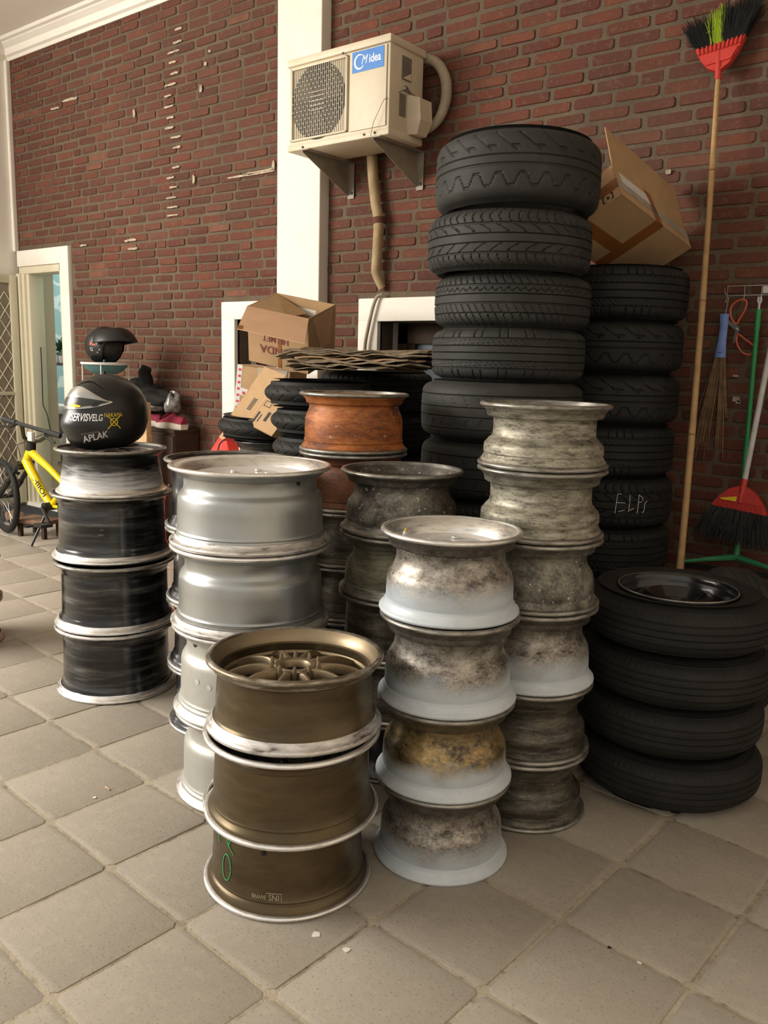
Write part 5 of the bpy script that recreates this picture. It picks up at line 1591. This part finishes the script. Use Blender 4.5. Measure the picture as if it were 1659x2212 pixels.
# scissors with orange grips
ys = W-.04
s0 = at_y(1592, 708, ys)
sc = thing('scissors', 'open scissors with orange-red looped grips hanging from the rail', 'scissors', s0)
def lp(pts, n=28):
    out = []
    P_ = [at_y(x, y, ys)-s0 for x, y in pts]; m = len(P_)
    for i in range(m):
        p0, p1, p2, p3 = P_[i-1], P_[i], P_[(i+1) % m], P_[(i+2) % m]
        for q in range(4):
            t = q/4
            out.append(.5*((2*p1) + (p2-p0)*t + (2*p0-5*p1+4*p2-p3)*t*t + (3*p1-p0-3*p2+p3)*t**3))
    return out
mb = MB(); mb.tube(lp(((1590, 700), (1579, 685), (1579, 665), (1590, 652), (1605, 647), (1613, 653), (1609, 670), (1598, 688))), .0042, 8, closed=True); mb.build('grip', M['orange_grip'], sc)
mb = MB(); mb.tube(lp(((1595, 722), (1608, 732), (1624, 744), (1633, 757), (1622, 766), (1606, 763), (1594, 748), (1591, 732))), .0042, 8, closed=True); mb.build('grip', M['orange_grip'], sc)
mb = MB(); mb.slab([at_y(*p, ys-.006)-s0 for p in ((1561, 683), (1572, 700), (1592, 716), (1599, 716), (1596, 705), (1586, 700))], .003); mb.build('blade', M['blade_steel'], sc, smooth=False)
mb = MB(); mb.slab([at_y(*p, ys)-s0 for p in ((1583, 745), (1594, 727), (1597, 712), (1590, 706), (1588, 716))], .003); mb.build('blade', M['blade_steel'], sc, smooth=False)
mb = MB(); mb.lathe([(.0001, .004), (.006, .003), (.007, 0)], 12, closed=False, M=frame(at_y(1592, 711, ys-.006)-s0, Vector((1, 0, 0)), Vector((0, 0, 1)), Vector((0, -1, 0)))); mb.build('pivot', M['steel_wire'], sc)

# green floor squeegee hanging from the rail
yq = W-.045
q0 = at_y(1590, 1206, yq)
sq = thing('squeegee', 'green floor squeegee hanging behind the white-handled broom', 'squeegee', q0)
qa = at_y(1641, 648, yq)-q0; qb = Vector((0, 0, .0))
mb = MB(); mb.tube([qa-(qa*.035), qa*.05], .0105, 12); mb.build('pole', M['green_metal'], sq)
mb = MB(); mb.tube([qa*.965, qa*.89], .0125, 12); mb.build('grip', M['green_metal'], sq)
mb = MB(); mb.tube([qa*.965, qa*.985, qa*.998+Vector((-.006, 0, 0)), qa*1.012+Vector((-.004, 0, 0)), qa*1.012+Vector((.004, 0, 0)), qa*.998+Vector((.006, 0, 0)), qa*.985], .005, 8); mb.build('hanging_eye', M['white_label'], sq)
mb = MB(); mb.tube([qa*.09, Vector((0, 0, .012)), Vector((0, 0, 0))], [.014, .014, .018], 12); mb.build('socket', M['green_plastic'], sq)
bl, brr = at_y(1480, 1212, yq-.04)-q0, at_y(1700, 1240, yq-.12)-q0
mb = MB(); mb.tube([bl, bl*.5+Vector((0, 0, .004)), Vector((0, 0, .006)), brr*.5+Vector((0, 0, .004)), brr], [.009, .011, .016, .011, .009], 8); mb.build('head_bar', M['green_plastic'], sq)
mb = MB(); mb.slab([bl+Vector((0, 0, -.004)), brr+Vector((0, 0, -.004)), brr+Vector((0, 0, -.03)), bl+Vector((0, 0, -.03))], .005); mb.build('rubber_blade', M['dark_rubber'], sq, smooth=False)

# white-handled broom with red head
yb_ = W-.14
b0 = at_y(1607, 1046, yb_)
wb = thing('push_broom', 'broom with white metal handle, red clamp and black bristles hanging by the squeegee', 'broom', b0)
tp = at_y(1668, 735, yb_)-b0
dirb = tp.normalized()
mb = MB(); mb.tube([Vector((0, 0, 0)), tp], .0118, 12); mb.build('handle', M['white_metal'], wb)
mb = MB(); mb.tube([tp-dirb*.006, tp+dirb*.03, tp+dirb*.06], [.0125, .019, .014], 12); mb.build('handle_cap', M['pink_plastic'], wb)
hu2 = -dirb; hx2 = Vector((.99, 0, .06)); hx2 = (hx2-hu2*hx2.dot(hu2)).normalized(); hn2 = hx2.cross(hu2)
if hn2.y < 0: sgn_ = -1
else: sgn_ = 1
def hd2(u, v, n=0.0): return hx2*u*1.16 + hu2*(v*.86+.02) + Vector((0, 1, 0))*n*1.0
co_ = head_piece(wb, hd2)
mb = MB(); mb.add([hd2(u, v, -.0195) for u, v in ((-.070, .062), (-.012, .040), (-.012, .066), (-.066, .068))] + [hd2(u, v, -.0185) for u, v in ((-.070, .062), (-.012, .040), (-.012, .066), (-.066, .068))], [(0,1,2,3),(0,4,5,1),(1,5,6,2),(2,6,7,3),(3,7,4,0)])
mb.build('paper_label', M['yellow_sticker'], wb, smooth=False)
ro, ti = [], []
for k in range(2400):
    u = rr.uniform(-.098, .098); n_ = rr.uniform(-.03, .03)
    L_ = rr.uniform(.06, .175)
    ro.append(hd2(u, .108, n_*.4)); ti.append(hd2(u*(1+.42*L_/.17)+rr.uniform(-.014, .014), .108+L_, n_*1.3))
bristles('bristles', wb, ro, ti, .0017, 'bristle_black', .012)

# ================================================================== helmet on the left stack
HC = Vector((-2.845, 1.905, .978+.138))
hm = thing('full_face_helmet', 'black full-face helmet with silver visor trim and white stickers on the wheel stack', 'helmet', HC)
azf = toward_cam(HC.x, HC.y)                # azimuth towards the camera
FRONT = azf - 1.15                           # the helmet looks to the left of the camera
def helm(az, el, off=0.0):
    d = az - FRONT
    f = math.cos(d); s = math.sin(d)
    a, b_, c = .158, .128, .142
    ce, se = math.cos(el), math.sin(el)
    hz = math.sqrt((f*ce/a)**2 + (s*ce/b_)**2)
    ex_ = 2.0 if se >= 0 else 2.0+1.6*min(1, -se*2.5)
    r_ = (hz**ex_ + (abs(se)/c)**ex_)**(-1/ex_)
    chin = max(0, f)**2*max(0, -se)*(.020) + max(0, f)**3*max(0, .3-abs(se+.25))*.06
    r_ += chin + off
    nape = -max(0, -f)**2*max(0, -se-.2)*.035
    r_ += nape
    p = Vector((math.cos(az)*ce*r_, math.sin(az)*ce*r_, se*r_))
    if p.z < -.137: p.z = -.137 + (p.z+.137)*.1
    return p
nu_, nv_ = 64, 34
V = np.zeros((nu_, nv_, 3))
for i in range(nu_):
    for j in range(nv_):
        V[i, j] = helm(2*PI*i/nu_, -1.22 + (1.22+PI/2-.002)*j/(nv_-1))
me = grid_mesh('shell', V, nu_, nv_, True, False); link('shell', me, M['helmet_black'], hm)
mb = MB(); mb.disc(.115, -.130, 32, up=False); mb.build('lining', M['matt_black'], hm)
def helm_patch(name, pts_az, el_lo, el_hi, off, mat, n=24, m=6):
    """el_lo / el_hi: functions of s in 0..1 across azimuth range"""
    V = np.zeros((n+1, m+1, 3)); a0, a1 = pts_az
    for i in range(n+1):
        s = i/n
        for j in range(m+1):
            V[i, j] = helm(a0+(a1-a0)*s, el_lo(s)+(el_hi(s)-el_lo(s))*j/m, off)
    me = grid_mesh(name, V, n+1, m+1, False, False)
    return link(name, me, M[mat], hm)
va0, va1 = azf-1.45, azf+.14
helm_patch('visor_trim', (va0, va1), lambda s: .10+.20*s**2-.05*math.sin(PI*s), lambda s: .44+.36*math.sin(PI*min(1, s*1.02+.06))*(1-.62*s)-.10*s, .004, 'helmet_silver', n=36, m=10)
helm_patch('visor', (va0+.02, va1-.10), lambda s: .17+.14*s**2-.05*math.sin(PI*s), lambda s: .33+.05*math.sin(PI*s)-.01*s, .0060, 'helmet_dark_grey', n=30)
helm_patch('yellow_badge', (azf-.98, azf-.66), lambda s: .125+.03*abs(s-.5), lambda s: .20-.04*abs(s-.5), .0078, 'yellow_sticker')
helm_patch('eye_vent', (azf-.42, azf-.12), lambda s: .20+.12*s-.07*math.sin(PI*s)**.7, lambda s: .20+.12*s+.06*math.sin(PI*s)**.7, .0078, 'black_plastic')
helm_patch('dome_sheen', (azf-1.25, azf-.1), lambda s: .70+.20*math.sin(PI*s), lambda s: .76+.26*math.sin(PI*s), .0035, 'helmet_dark_grey')  # sheen of the dome put into the colour of a grey band
def on_helm(azc, elc, roll=0.0, off=.0022):
    c_, s_ = math.cos(roll), math.sin(roll)
    def fn(u, v):
        uu, vv = c_*u-s_*v, s_*u+c_*v
        return helm(azc+uu/.145, elc+vv/.142, off)
    return fn
text_on('sticker_lettering', '#SERVISVELG', on_helm(azf-.56, -.105, -.03), M['sticker_white'], hm, .0215, .034, shear=.12, bold=.02)
text_on('sticker_lettering', 'NAKAMA', on_helm(azf+.16, -.045, .02), M['yellow_sticker'], hm, .0175, .024)
text_on('sticker_lettering', 'APLAK', on_helm(azf-.34, -.56, .10), M['white_label'], hm, .031, .030, shear=.1, bold=.02)
text_on('sticker_lettering', 'INDONESIA', on_helm(azf-.44, -.455, .05), M['grey_print'], hm, .012, .009)
# plain crossed-bars badge
em = MB(); fn = on_helm(azf+.17, -.235, 0, .0026)
for sg in (-1, 1):
    em.tube([fn(-.026, .024*sg), fn(0, 0), fn(.026, -.024*sg)], .0018, 5)
em.tube([fn(.014*math.cos(a), .014*math.sin(a)) for a in np.linspace(0, 2*PI, 17)[:-1]], .0016, 5, closed=True)
em.build('badge', M['yellow_sticker'], hm)

# ================================================================== cabinet and what lies on it
cb = thing('shoe_cabinet', 'dark brown wooden shoe cabinet against the brick wall', 'cabinet', (-5.65, 3.655, 0))
cw_ = .973
mb = MB(); mb.box((.0, .0, .0), (cw_, .21, .812)); mb.build('body', M['dark_wood'], cb)
mb = MB(); mb.bbox((-.012, -.012, .812), (cw_+.006, .21, .834), .003); mb.build('top', M['dark_wood'], cb)
for k in range(3):
    mb = MB(); mb.bbox((.01+k*.322, -.012, .03), (.322+k*.322, .0, .79), .003); d_ = mb.build('cabinet_door', M['dark_wood'], cb)
    mb = MB(); mb.lathe([(.0001, .022), (.008, .02), (.008, 0)], 10, closed=False, M=frame(Vector((.29+k*.322, -.012, .45)), Vector((1, 0, 0)), Vector((0, 0, 1)), Vector((0, -1, 0)))); mb.build('knob', M['steel_wire'], d_)
def shoe(name, label, loc, rz, L, upper, sole, scale=1.0, swoosh=False):
    t = thing(name, label, 'shoe', loc, rz, group='shoes on the cabinet')
    n = 18
    def sect(s):            # s along the length, toe at 1
        wd = .036+.014*math.sin(PI*min(1, s*1.05))**.7
        if s > .93: wd *= .75
        if s < .05: wd *= .8
        return wd
    mb = MB(); vs = []; st = []
    for i in range(n+1):
        s = i/n; x = (s-.5)*L; wd = sect(s)
        ht = .030+.014*math.sin(PI*min(1, s+.1))
        st.append((x, wd, ht))
        for y, z in ((-wd*.85, 0), (-wd, .012), (-wd, ht), (wd, ht), (wd, .012), (wd*.85, 0)): vs.append((x, y, z))
    fs = [(i*6+j, i*6+(j+1) % 6, (i+1)*6+(j+1) % 6, (i+1)*6+j) for i in range(n) for j in range(6)] + [(0,1,2,3,4,5), tuple(n*6+j for j in range(5, -1, -1))]
    mb.add(vs, fs); mb.build('sole', M[sole], t)
    mb = MB(); vs = []; m = 9
    for i in range(n+1):
        s = i/n; x = (s-.5)*L*.98; wd = sect(s)*.95
        top = .105-.03*max(0, .12-s)/.12 if s < .42 else .105-.065*((s-.42)/.58)**.8
        if s < .36 and s > .08: top = .085
        for j in range(m):
            a = PI*j/(m-1)
            vs.append((x, -wd*math.cos(a)*(1-.25*math.sin(a)), .022+(top-.022)*math.sin(a)**.7))
    fs = [(i*m+j, i*m+j+1, (i+1)*m+j+1, (i+1)*m+j) for i in range(n) for j in range(m-1)] + [tuple(range(m-1, -1, -1)), tuple(n*m+j for j in range(m))]
    mb.add(vs, fs); mb.build('upper', M[upper], t)
    if swoosh:
        mb = MB(); yq_ = -.0525
        pts = [(-.07, .075), (-.045, .040), (-.02, .028), (.005, .034), (.022, .048), (-.008, .042), (-.03, .046), (-.05, .058)]
        mb.slab([(x, yq_, z) for x, z in pts], .004); mb.build('side_mark', M['crimson_cloth'], t, smooth=False)
        mb = MB(); pts = [(-.105, .02), (.03, .02), (.04, .045), (.015, .072), (-.03, .078), (-.085, .062)]
        mb.slab([(x, -.0505, z) for x, z in pts], .004); mb.build('side_panel', M['shoe_white'], t, smooth=False)
        mb = MB()
        for k in range(4): mb.tube([(.02+.018*k, -.02, .098-.010*k), (.02+.018*k, .02, .098-.010*k)], .004, 6)
        mb.build('laces', M['crimson_cloth'], t)
    t.scale = (scale,)*3
    return t
ct_z = .8345
shoe('sneaker', 'crimson and cream sneaker with a tick mark on the cabinet edge', (-4.80, 3.72, ct_z), PI-.05, .30, 'crimson_cloth', 'shoe_white', 1.05, True)
shoe('sneaker', 'crimson and cream sneaker behind the cream upright board', (-5.12, 3.755, ct_z), PI+.12, .30, 'crimson_cloth', 'shoe_white', 1.0)
def blob(name, label, cat, loc, rad, mat, seed, rough=.18, seg=28, rings=18, rot=0.0, lo=-.55):
    rr = random.Random(seed)
    ph = [(rr.uniform(1, 5), rr.uniform(1, 5), rr.uniform(0, 6.28), rr.uniform(0, 6.28)) for _ in range(6)]
    V = np.zeros((seg, rings, 3))
    for i in range(seg):
        for j in range(rings):
            a = 2*PI*i/seg; e = -PI/2+.02+(PI-.04)*j/(rings-1)
            k = 1+sum(math.sin(p[0]*a*1.0//1*0+round(p[0])*a+p[2])*math.cos(p[1]*e+p[3]) for p in ph)*rough/3
            z = math.sin(e)
            V[i, j] = (rad[0]*k*math.cos(a)*math.cos(e), rad[1]*k*math.sin(a)*math.cos(e), rad[2]*(max(lo, z*k)-lo))
    me = grid_mesh(name, V, seg, rings, True, False)
    o = link(name, me, M[mat], label=label, cat=cat, loc=loc); o.rotation_euler = (0, 0, rot)
    return o
blob('plastic_bag', 'crumpled clear plastic bag on the sneaker pile', 'bag', (-4.83, 3.76, .945), (.075, .06, .085), 'clear_bag', 3, .3)
blob('plastic_bag', 'grey crumpled plastic bag lying over the sneakers', 'bag', (-5.08, 3.74, .945), (.15, .07, .045), 'clear_bag', 8, .3)
blob('folded_jacket', 'dark grey jacket heaped over the bags', 'clothing', (-5.02, 3.755, .985), (.21, .085, .075), 'shoe_black', 5, .22)
blob('bag', 'black cloth bag heaped on the cabinet beside the jacket', 'bag', (-5.33, 3.75, ct_z), (.16, .085, .20), 'matt_black', 11, .2)
blob('bag', 'crumpled dark bag slumped on the jacket', 'bag', (-5.12, 3.77, 1.06), (.15, .07, .05), 'shoe_black', 15, .25)
# boot on top
bt = thing('boot', 'black leather boot standing on the dark clothes heap', 'shoe', (-5.20, 3.765, 1.10), PI+.3, group='shoes on the cabinet')
mb = MB(); mb.tube([(-.05, 0, .02), (-.05, 0, .06), (-.035, 0, .11), (-.055, 0, .15)], [.05, .050, .046, .038], 16); mb.build('shaft', M['shoe_black'], bt)
mb = MB(); mb.tube([(-.09, 0, .035), (-.04, 0, .04), (.03, 0, .036), (.08, 0, .03), (.10, 0, .026)], [.03, .040, .042, .034, .02], 14); mb.build('foot', M['shoe_black'], bt)
mb = MB(); mb.prism([(-.10, -.036), (.05, -.042), (.11, -.02), (.11, .02), (.05, .042), (-.10, .036)], .014); mb.build('sole', M['matt_black'], bt)
mb = MB()
for k in range(3): mb.tube([(.0-.006*k, -.03, .075+.03*k), (.004-.006*k, .03, .075+.03*k)], .005, 6)
mb.build('buckle_straps', M['blade_steel'], bt)
# cream upright board
bd = thing('upright_board', 'cream wooden board standing upright before the cabinet', 'board', (-4.83, 3.50, 0), .35)
mb = MB(); mb.bbox((-.055, -.03, 0), (.055, .03, 1.02), .004); mb.build('board', M['pale_wood'], bd)
mb = MB(); mb.bbox((.040, -.034, .75), (.058, .034, .80), .003); mb.build('cleat', M['pale_wood'], bd)

# ================================================================== half-face helmet on its stand
sp_ = Vector((-5.16, 3.45, 0))
sd = thing('helmet_stand', 'white wire stand with teal basket behind the black wheels', 'stand', sp_)
mb = MB(); mb.lathe([(.152, 1.262), (.165, 1.266), (.165, 1.280), (.152, 1.280)], 32); mb.build('basket_rim', M['cabinet_white'], sd)
mb = MB(); mb.lathe([(.0001, 1.200), (.075, 1.200), (.12, 1.225), (.155, 1.268), (.150, 1.272), (.115, 1.232), (.07, 1.207), (.0001, 1.207)], 32, closed=False); mb.build('basket', M['teal_plastic'], sd)
for k in range(4):
    a = PI/4+k*PI/2
    mb = MB(); mb.tube([(.155*math.cos(a), .155*math.sin(a), 1.27), (.17*math.cos(a), .17*math.sin(a), .0)], .0045, 6); mb.build('leg', M['cabinet_white'], sd)
HB = sp_ + Vector((0, -.0, 1.281))
h2 = thing('open_face_helmet', 'black open-face helmet with raised smoked visor on the teal basket', 'helmet', HB)
az2 = toward_cam(HB.x, HB.y); F2 = az2+.80
def helm2(az, el, off=0.0):
    d = az-F2; f = math.cos(d)
    a, b_, c = .145, .122, .132
    ce, se = math.cos(el), math.sin(el)
    r_ = 1.0/math.sqrt((f*ce/a)**2+(math.sin(d)*ce/b_)**2+(se/c)**2)+off
    return Vector((math.cos(az)*ce*r_, math.sin(az)*ce*r_, max(.112+se*r_, .0)))
V = np.zeros((56, 28, 3))
for i in range(56):
    az = 2*PI*i/56; d = math.atan2(math.sin(az-F2), math.cos(az-F2))
    elo = -1.15 if abs(d) > 1.05 else (.12 if abs(d) < .85 else .12-1.27*(abs(d)-.85)/.2)
    for j in range(28): V[i, j] = helm2(az, elo+(PI/2-.002-elo)*j/27)
me = grid_mesh('shell', V, 56, 28, True, False)
link('shell', me, M['helmet_black'], h2)
V = np.zeros((56, 14, 3))
for i in range(56):
    for j in range(14): V[i, j] = helm2(2*PI*i/56, -1.1+2.5*j/13, -.018)
me = grid_mesh('lining', V, 56, 14, True, False); link('lining', me, M['matt_black'], h2)
V = np.zeros((25, 9, 3))
for i in range(25):
    for j in range(9):
        az = F2-1.35+2.7*i/24; s = j/8
        p = helm2(az, .02+.62*s, .016+.085*(1-s)**.7*max(0, math.cos(az-F2))**1.2)
        V[i, j] = p + Vector((0, 0, .03*max(0, math.cos(az-F2))))
me = grid_mesh('visor', V, 25, 9, False, False); o = link('visor', me, M['black_plastic'], h2, label='smoked visor tipped up')
sm_ = o.modifiers.new('thickness', 'SOLIDIFY'); sm_.thickness = .003
text_on('sticker_lettering', 'INK', lambda u, v: helm2(az2-.72+u/.13, .08+v/.13, .003), M['orange_sticker'], h2, .032, .032, shear=.2, bold=.03)
text_on('sticker_lettering', 'S2', lambda u, v: helm2(az2-.80+u/.13, -.22+v/.13, .003), M['white_label'], h2, .030, .034)
for k, (da, el) in enumerate(((-.28, -.22), (-.42, -.38), (-.02, .42))):
    mb = MB(); p = helm2(az2+da, el, .002); nrm = (p-Vector((0, 0, .112))).normalized(); e_ = nrm.orthogonal().normalized()
    mb.lathe([(.0001, .003), (.006, .002), (.007, 0)], 10, closed=False, M=frame(p, e_, nrm.cross(e_), nrm)); mb.build('stud', M['steel_wire'], h2)
mb = MB(); p = helm2(az2-.05, -.8, .004); mb.tube([p, p+Vector((.01, -.01, -.05)), p+Vector((.0, -.012, -.11))], .011, 8); mb.build('chin_strap', M['matt_black'], h2)

# ================================================================== red folded thing by the window
rc = thing('red_pouch', 'bright red peaked cloth pouch by the window frame', 'pouch', (-4.15, 3.66, 0))
a_, b_, c_, d_ = at_y(447, 985, 3.62), at_y(478, 937, 3.66), at_y(487, 939, 3.67), at_y(497, 985, 3.64)
mb = MB(); O_ = Vector((-4.15, 3.66, 0))
vs = []
for p in (a_, b_, c_, d_): vs.append(p-O_)
low = [Vector((vs[0].x-.10, vs[0].y-.02, .0)), Vector((vs[3].x+.06, vs[3].y, .0))]
back = Vector((.02, .07, 0))
q_ = [low[0], low[1], vs[3], vs[2], vs[1], vs[0]]
n = 6
mb.add(q_ + [p+back for p in q_], [tuple(range(n)), tuple(range(2*n-1, n-1, -1))] + [(i, n+i, n+(i+1) % n, (i+1) % n) for i in range(n)])
mb.build('cloth', M['red_cloth'], rc, smooth=False)
mb = MB(); mb.tube([at_y(488, 950, 3.63)-O_, at_y(481, 952, 3.62)-O_, at_y(474, 960, 3.61)-O_, at_y(471, 972, 3.61)-O_], .005, 6); mb.build('cord', M['matt_black'], rc)
mb = MB(); mb.slab([at_y(478, 936, 3.645)-O_, at_y(473, 944, 3.635)-O_, at_y(480, 950, 3.63)-O_, at_y(487, 946, 3.64)-O_, at_y(486, 938, 3.65)-O_], .004); mb.build('faded_tip', M['cardboard_pale'], rc, smooth=False)

# ================================================================== bicycle
bkroot = Vector((-5.97, 3.10, 0))
bi = thing('bicycle', 'yellow bicycle with black handlebar parked by the mesh door', 'bicycle', bkroot)
def bp(x, y, d): return at_d(x, y, d)-bkroot
RW = .275
steer = -.15
fx = Vector((-math.cos(steer), -math.sin(steer), 0))           # forward
axl = Vector((.0, .0, RW+.006))
def bike_wheel(ctr, fw):
    sd_ = Vector((0, 0, 1)).cross(fw).normalized()
    Mx = frame(ctr, fw, Vector((0, 0, 1)), sd_)
    mb = MB(); p = [(RW-.024+.024*math.cos(a), .022*math.sin(a)) for a in np.linspace(0, 2*PI, 13)[:-1]]
    mb.lathe(p, 56, M=Mx); w_ = mb.build('tyre', M['rubber'], bi)
    mb = MB(); mb.lathe([(RW-.046, -.010), (RW-.040, -.012), (RW-.040, .012), (RW-.046, .010), (RW-.058, 0)], 56, M=Mx); mb.build('wheel_rim', M['black_plastic'], bi)
    mb = MB()
    for k in range(24):
        a = 2*PI*k/24; s = .02 if k % 2 else -.02
        mb.tube([Mx @ Vector((.018*math.cos(a+.8), .018*math.sin(a+.8), s)), Mx @ Vector(((RW-.05)*math.cos(a), (RW-.05)*math.sin(a), 0))], .001, 4, cap=False)
    mb.build('spokes', M['steel_wire'], bi, smooth=False)
    mb = MB(); mb.tube([Mx @ Vector((0, 0, -.045)), Mx @ Vector((0, 0, .045))], .016, 12); mb.build('axle_hub', M['black_plastic'], bi)
bike_wheel(axl, fx)
rearc = Vector((.93, .06, RW+.006)); bike_wheel(rearc, Vector((-1, -.06, 0)).normalized())
head_lo = Vector((.25, .04, .545)); head_hi = Vector((.315, .05, .655)); bb_ = Vector((.55, .05, .27)); seat_t = Vector((.72, .06, .44))
crown = head_lo + Vector((-.012, 0, -.02))
for s in (-.05, .05):
    mb = MB(); o_ = Vector((0, s, 0)); mb.tube([crown+o_+Vector((.02, 0, .03)), (crown+o_)*.45+(axl+o_)*.55], .017, 10); mb.tube([(crown+o_)*.5+(axl+o_)*.5, axl+o_], .021, 10); mb.build('fork_leg', M['black_plastic'], bi)
mb = MB(); mb.tube([crown+Vector((0, -.06, .0)), crown+Vector((0, .06, .0))], .024, 10); mb.build('fork_crown', M['black_plastic'], bi)
mb = MB(); mb.tube([crown*.62+axl*.38+Vector((-.05, -.05, .02)), crown*.6+axl*.4+Vector((-.07, 0, .05)), crown*.62+axl*.38+Vector((-.05, .05, .02))], .012, 8); mb.build('fork_brace', M['black_plastic'], bi)
mb = MB(); mb.tube([head_lo, head_hi], .031, 12); mb.build('head_tube', M['yellow_paint'], bi)
mb = MB(); mb.tube([head_lo+Vector((.01, 0, .02)), head_lo*.5+bb_*.5, bb_], [.036, .030, .028], 12); dt = mb.build('down_tube', M['yellow_paint'], bi)
mb = MB(); mb.tube([head_hi+Vector((.0, 0, -.02)), head_hi*.45+seat_t*.55, seat_t], [.030, .024, .02], 12); mb.build('top_tube', M['yellow_paint'], bi)
mb = MB(); mb.tube([bb_, seat_t, seat_t+Vector((.06, 0, .12))], [.02, .018, .014], 10); mb.build('seat_tube', M['yellow_paint'], bi)
mb = MB(); mb.tube([bb_, rearc], .012, 8); mb.tube([seat_t, rearc], .010, 8); mb.build('rear_stays', M['yellow_paint'], bi)
mb = MB(); mb.tube([bb_+Vector((0, -.06, 0)), bb_+Vector((0, .06, 0))], .03, 12); mb.build('bottom_bracket', M['black_plastic'], bi)
mb = MB(); mb.tube([bb_+Vector((0, -.07, 0)), bb_+Vector((.10, -.08, -.10))], .012, 8); mb.bbox(tuple(bb_+Vector((.05, -.17, -.12))), tuple(bb_+Vector((.15, -.08, -.095))), .004); mb.build('crank', M['black_plastic'], bi)
mb = MB(); mb.tube([bb_+Vector((.02, -.03, 0)), Vector((.56, -.12, .008))], .010, 8); mb.build('kickstand', M['black_plastic'], bi)
sdl = seat_t+Vector((.07, 0, .13)); mb = MB(); mb.tube([sdl+Vector((-.13, 0, .01)), sdl, sdl+Vector((.10, 0, .02))], [.018, .045, .065], 12); mb.build('saddle', M['black_plastic'], bi)
# handlebar
hc = head_hi + Vector((.01, 0, .05)); L_ = bp(8, 905, 5.72); R_ = bp(128, 941, 5.62)
mb = MB(); mb.tube([head_hi+Vector((0, 0, -.01)), hc+Vector((0, 0, .02))], .034, 12); mb.build('stem', M['black_plastic'], bi)
m1, m2 = L_*.62+R_*.38, L_*.18+R_*.82
bar = MB(); bar.tube([L_, L_*.70+R_*.30, L_*.5+R_*.5, L_*.25+R_*.75, R_], .014, 10)
bar.tube([L_*.68+R_*.32, (L_*.6+R_*.4)*.45+hc*.55+Vector((-.03, -.02, -.02)), hc], .013, 10); bar.tube([R_*.86+L_*.14, (R_*.8+L_*.2)*.45+hc*.55+Vector((.02, .0, -.02)), hc], .013, 10)
bar.build('handlebar', M['black_plastic'], bi)
for p, q in ((L_, R_), (R_, L_)):
    d_ = (q-p).normalized(); mb = MB(); mb.tube([p-d_*.01, p+d_*.10], .019, 10); mb.build('grip', M['matt_black'], bi)
    mb = MB(); mb.tube([p+d_*.12, p+d_*.09+Vector((.01, -.03, -.03)), p+d_*.0+Vector((.01, -.04, -.045))], .008, 6); mb.build('brake_lever', M['black_plastic'], bi)
mb = MB(); p = L_*.42+R_*.58; mb.bbox(tuple(p+Vector((-.03, -.05, -.085))), tuple(p+Vector((.03, -.02, -.02))), .008); mb.build('bell', M['white_label'], bi)
mb = MB(); mb.tube([L_*.8+R_*.2, crown+Vector((-.12, -.05, .22)), crown+Vector((-.10, -.04, .05)), crown+Vector((-.02, -.05, -.02))], .003, 6); mb.tube([R_*.8+L_*.2, hc+Vector((-.05, -.08, -.02)), head_lo+Vector((.02, -.045, .05))], .003, 6); mb.build('brake_cables', M['black_plastic'], bi)
dd = (bb_-head_lo).normalized()
r1 = Vector((.87, -.48, .12)); r1 = (r1-dd*r1.dot(dd)).normalized(); r2 = dd.cross(r1)
def on_tube(u, v):
    c_ = head_lo*.45+bb_*.55+dd*u; rad = .0325-.006*max(0, u+.1)
    return c_ + (r1*math.cos(v/.03) + r2*math.sin(v/.03))*rad
text_on('frame_lettering', 'FHIIOI', on_tube, M['print_black'], dt, .075, .044, shear=.15, bold=.01)

# ================================================================== bits by the door and on the floor
mb = MB(); mb.bbox((-6.95, 3.30, .0), (-6.05, 3.80, .014), .006); mb.build('door_mat', M['door_mat'], label='black doormat in front of the doorway', cat='mat')
blob('rag', 'crumpled orange-brown rag on the doormat behind the bicycle wheel', 'rag', (-6.35, 3.38, .014), (.10, .07, .045), 'rag', 31, .35)
st = thing('wooden_stool', 'low stool with a pale rounded seat under the bicycle', 'stool', (-5.72, 3.22, 0), .25)
mb = MB(); mb.tube([(-.13, -.08, .115), (-.15, 0, .12), (-.13, .08, .115)], .022, 10); mb.bbox((-.14, -.10, .10), (.15, .10, .135), .015); mb.build('seat', M['rag'], st)
for x_, y_ in ((-.11, -.07), (.12, -.07), (-.11, .07), (.12, .07)):
    mb = MB(); mb.box((x_-.014, y_-.014, 0), (x_+.014, y_+.014, .105)); mb.build('leg', M['dark_wood'], st)
rr = random.Random(77)
def scrap(px_, py_, s, mat, lab):
    p = at_z(px_, py_, .0015); n = 7
    pts = [(s*math.cos(2*PI*i/n)*rr.uniform(.5, 1.2), s*math.sin(2*PI*i/n)*rr.uniform(.4, 1.1)) for i in range(n)]
    mb = MB(); mb.prism(pts, .0012); mb.build('floor_scrap', M[mat], loc=(p.x, p.y, .0012), smooth=False, label=lab, cat='litter', group='scraps on the floor')
scrap(682, 2018, .012, 'white_plaster', 'white chip on the tile nearest the bronze stack')
scrap(748, 2052, .012, 'white_plaster', 'white chip on the tile beside the first chip')
scrap(204, 1723, .007, 'white_plaster', 'tiny white paper chip left of the silver stack')
scrap(1382, 2080, .006, 'white_plaster', 'tiny white chip on the joint at the lower right')
scrap(1316, 2046, .006, 'print_black', 'tiny dark pebble on the joint at the lower right')
scrap(1258, 1688, .014, 'straw', 'small dry leaf beside the six-wheel stack')
mb = MB(); p0, p1 = at_z(227, 1700, .003), at_z(236, 1706, .003); mb.tube([p0, (p0+p1)/2+Vector((0, 0, .002)), p1], .0022, 5); mb.build('match_stick', M['pale_wood'], label='pale splinter lying on a tile left of the silver stack', cat='litter', group='scraps on the floor')
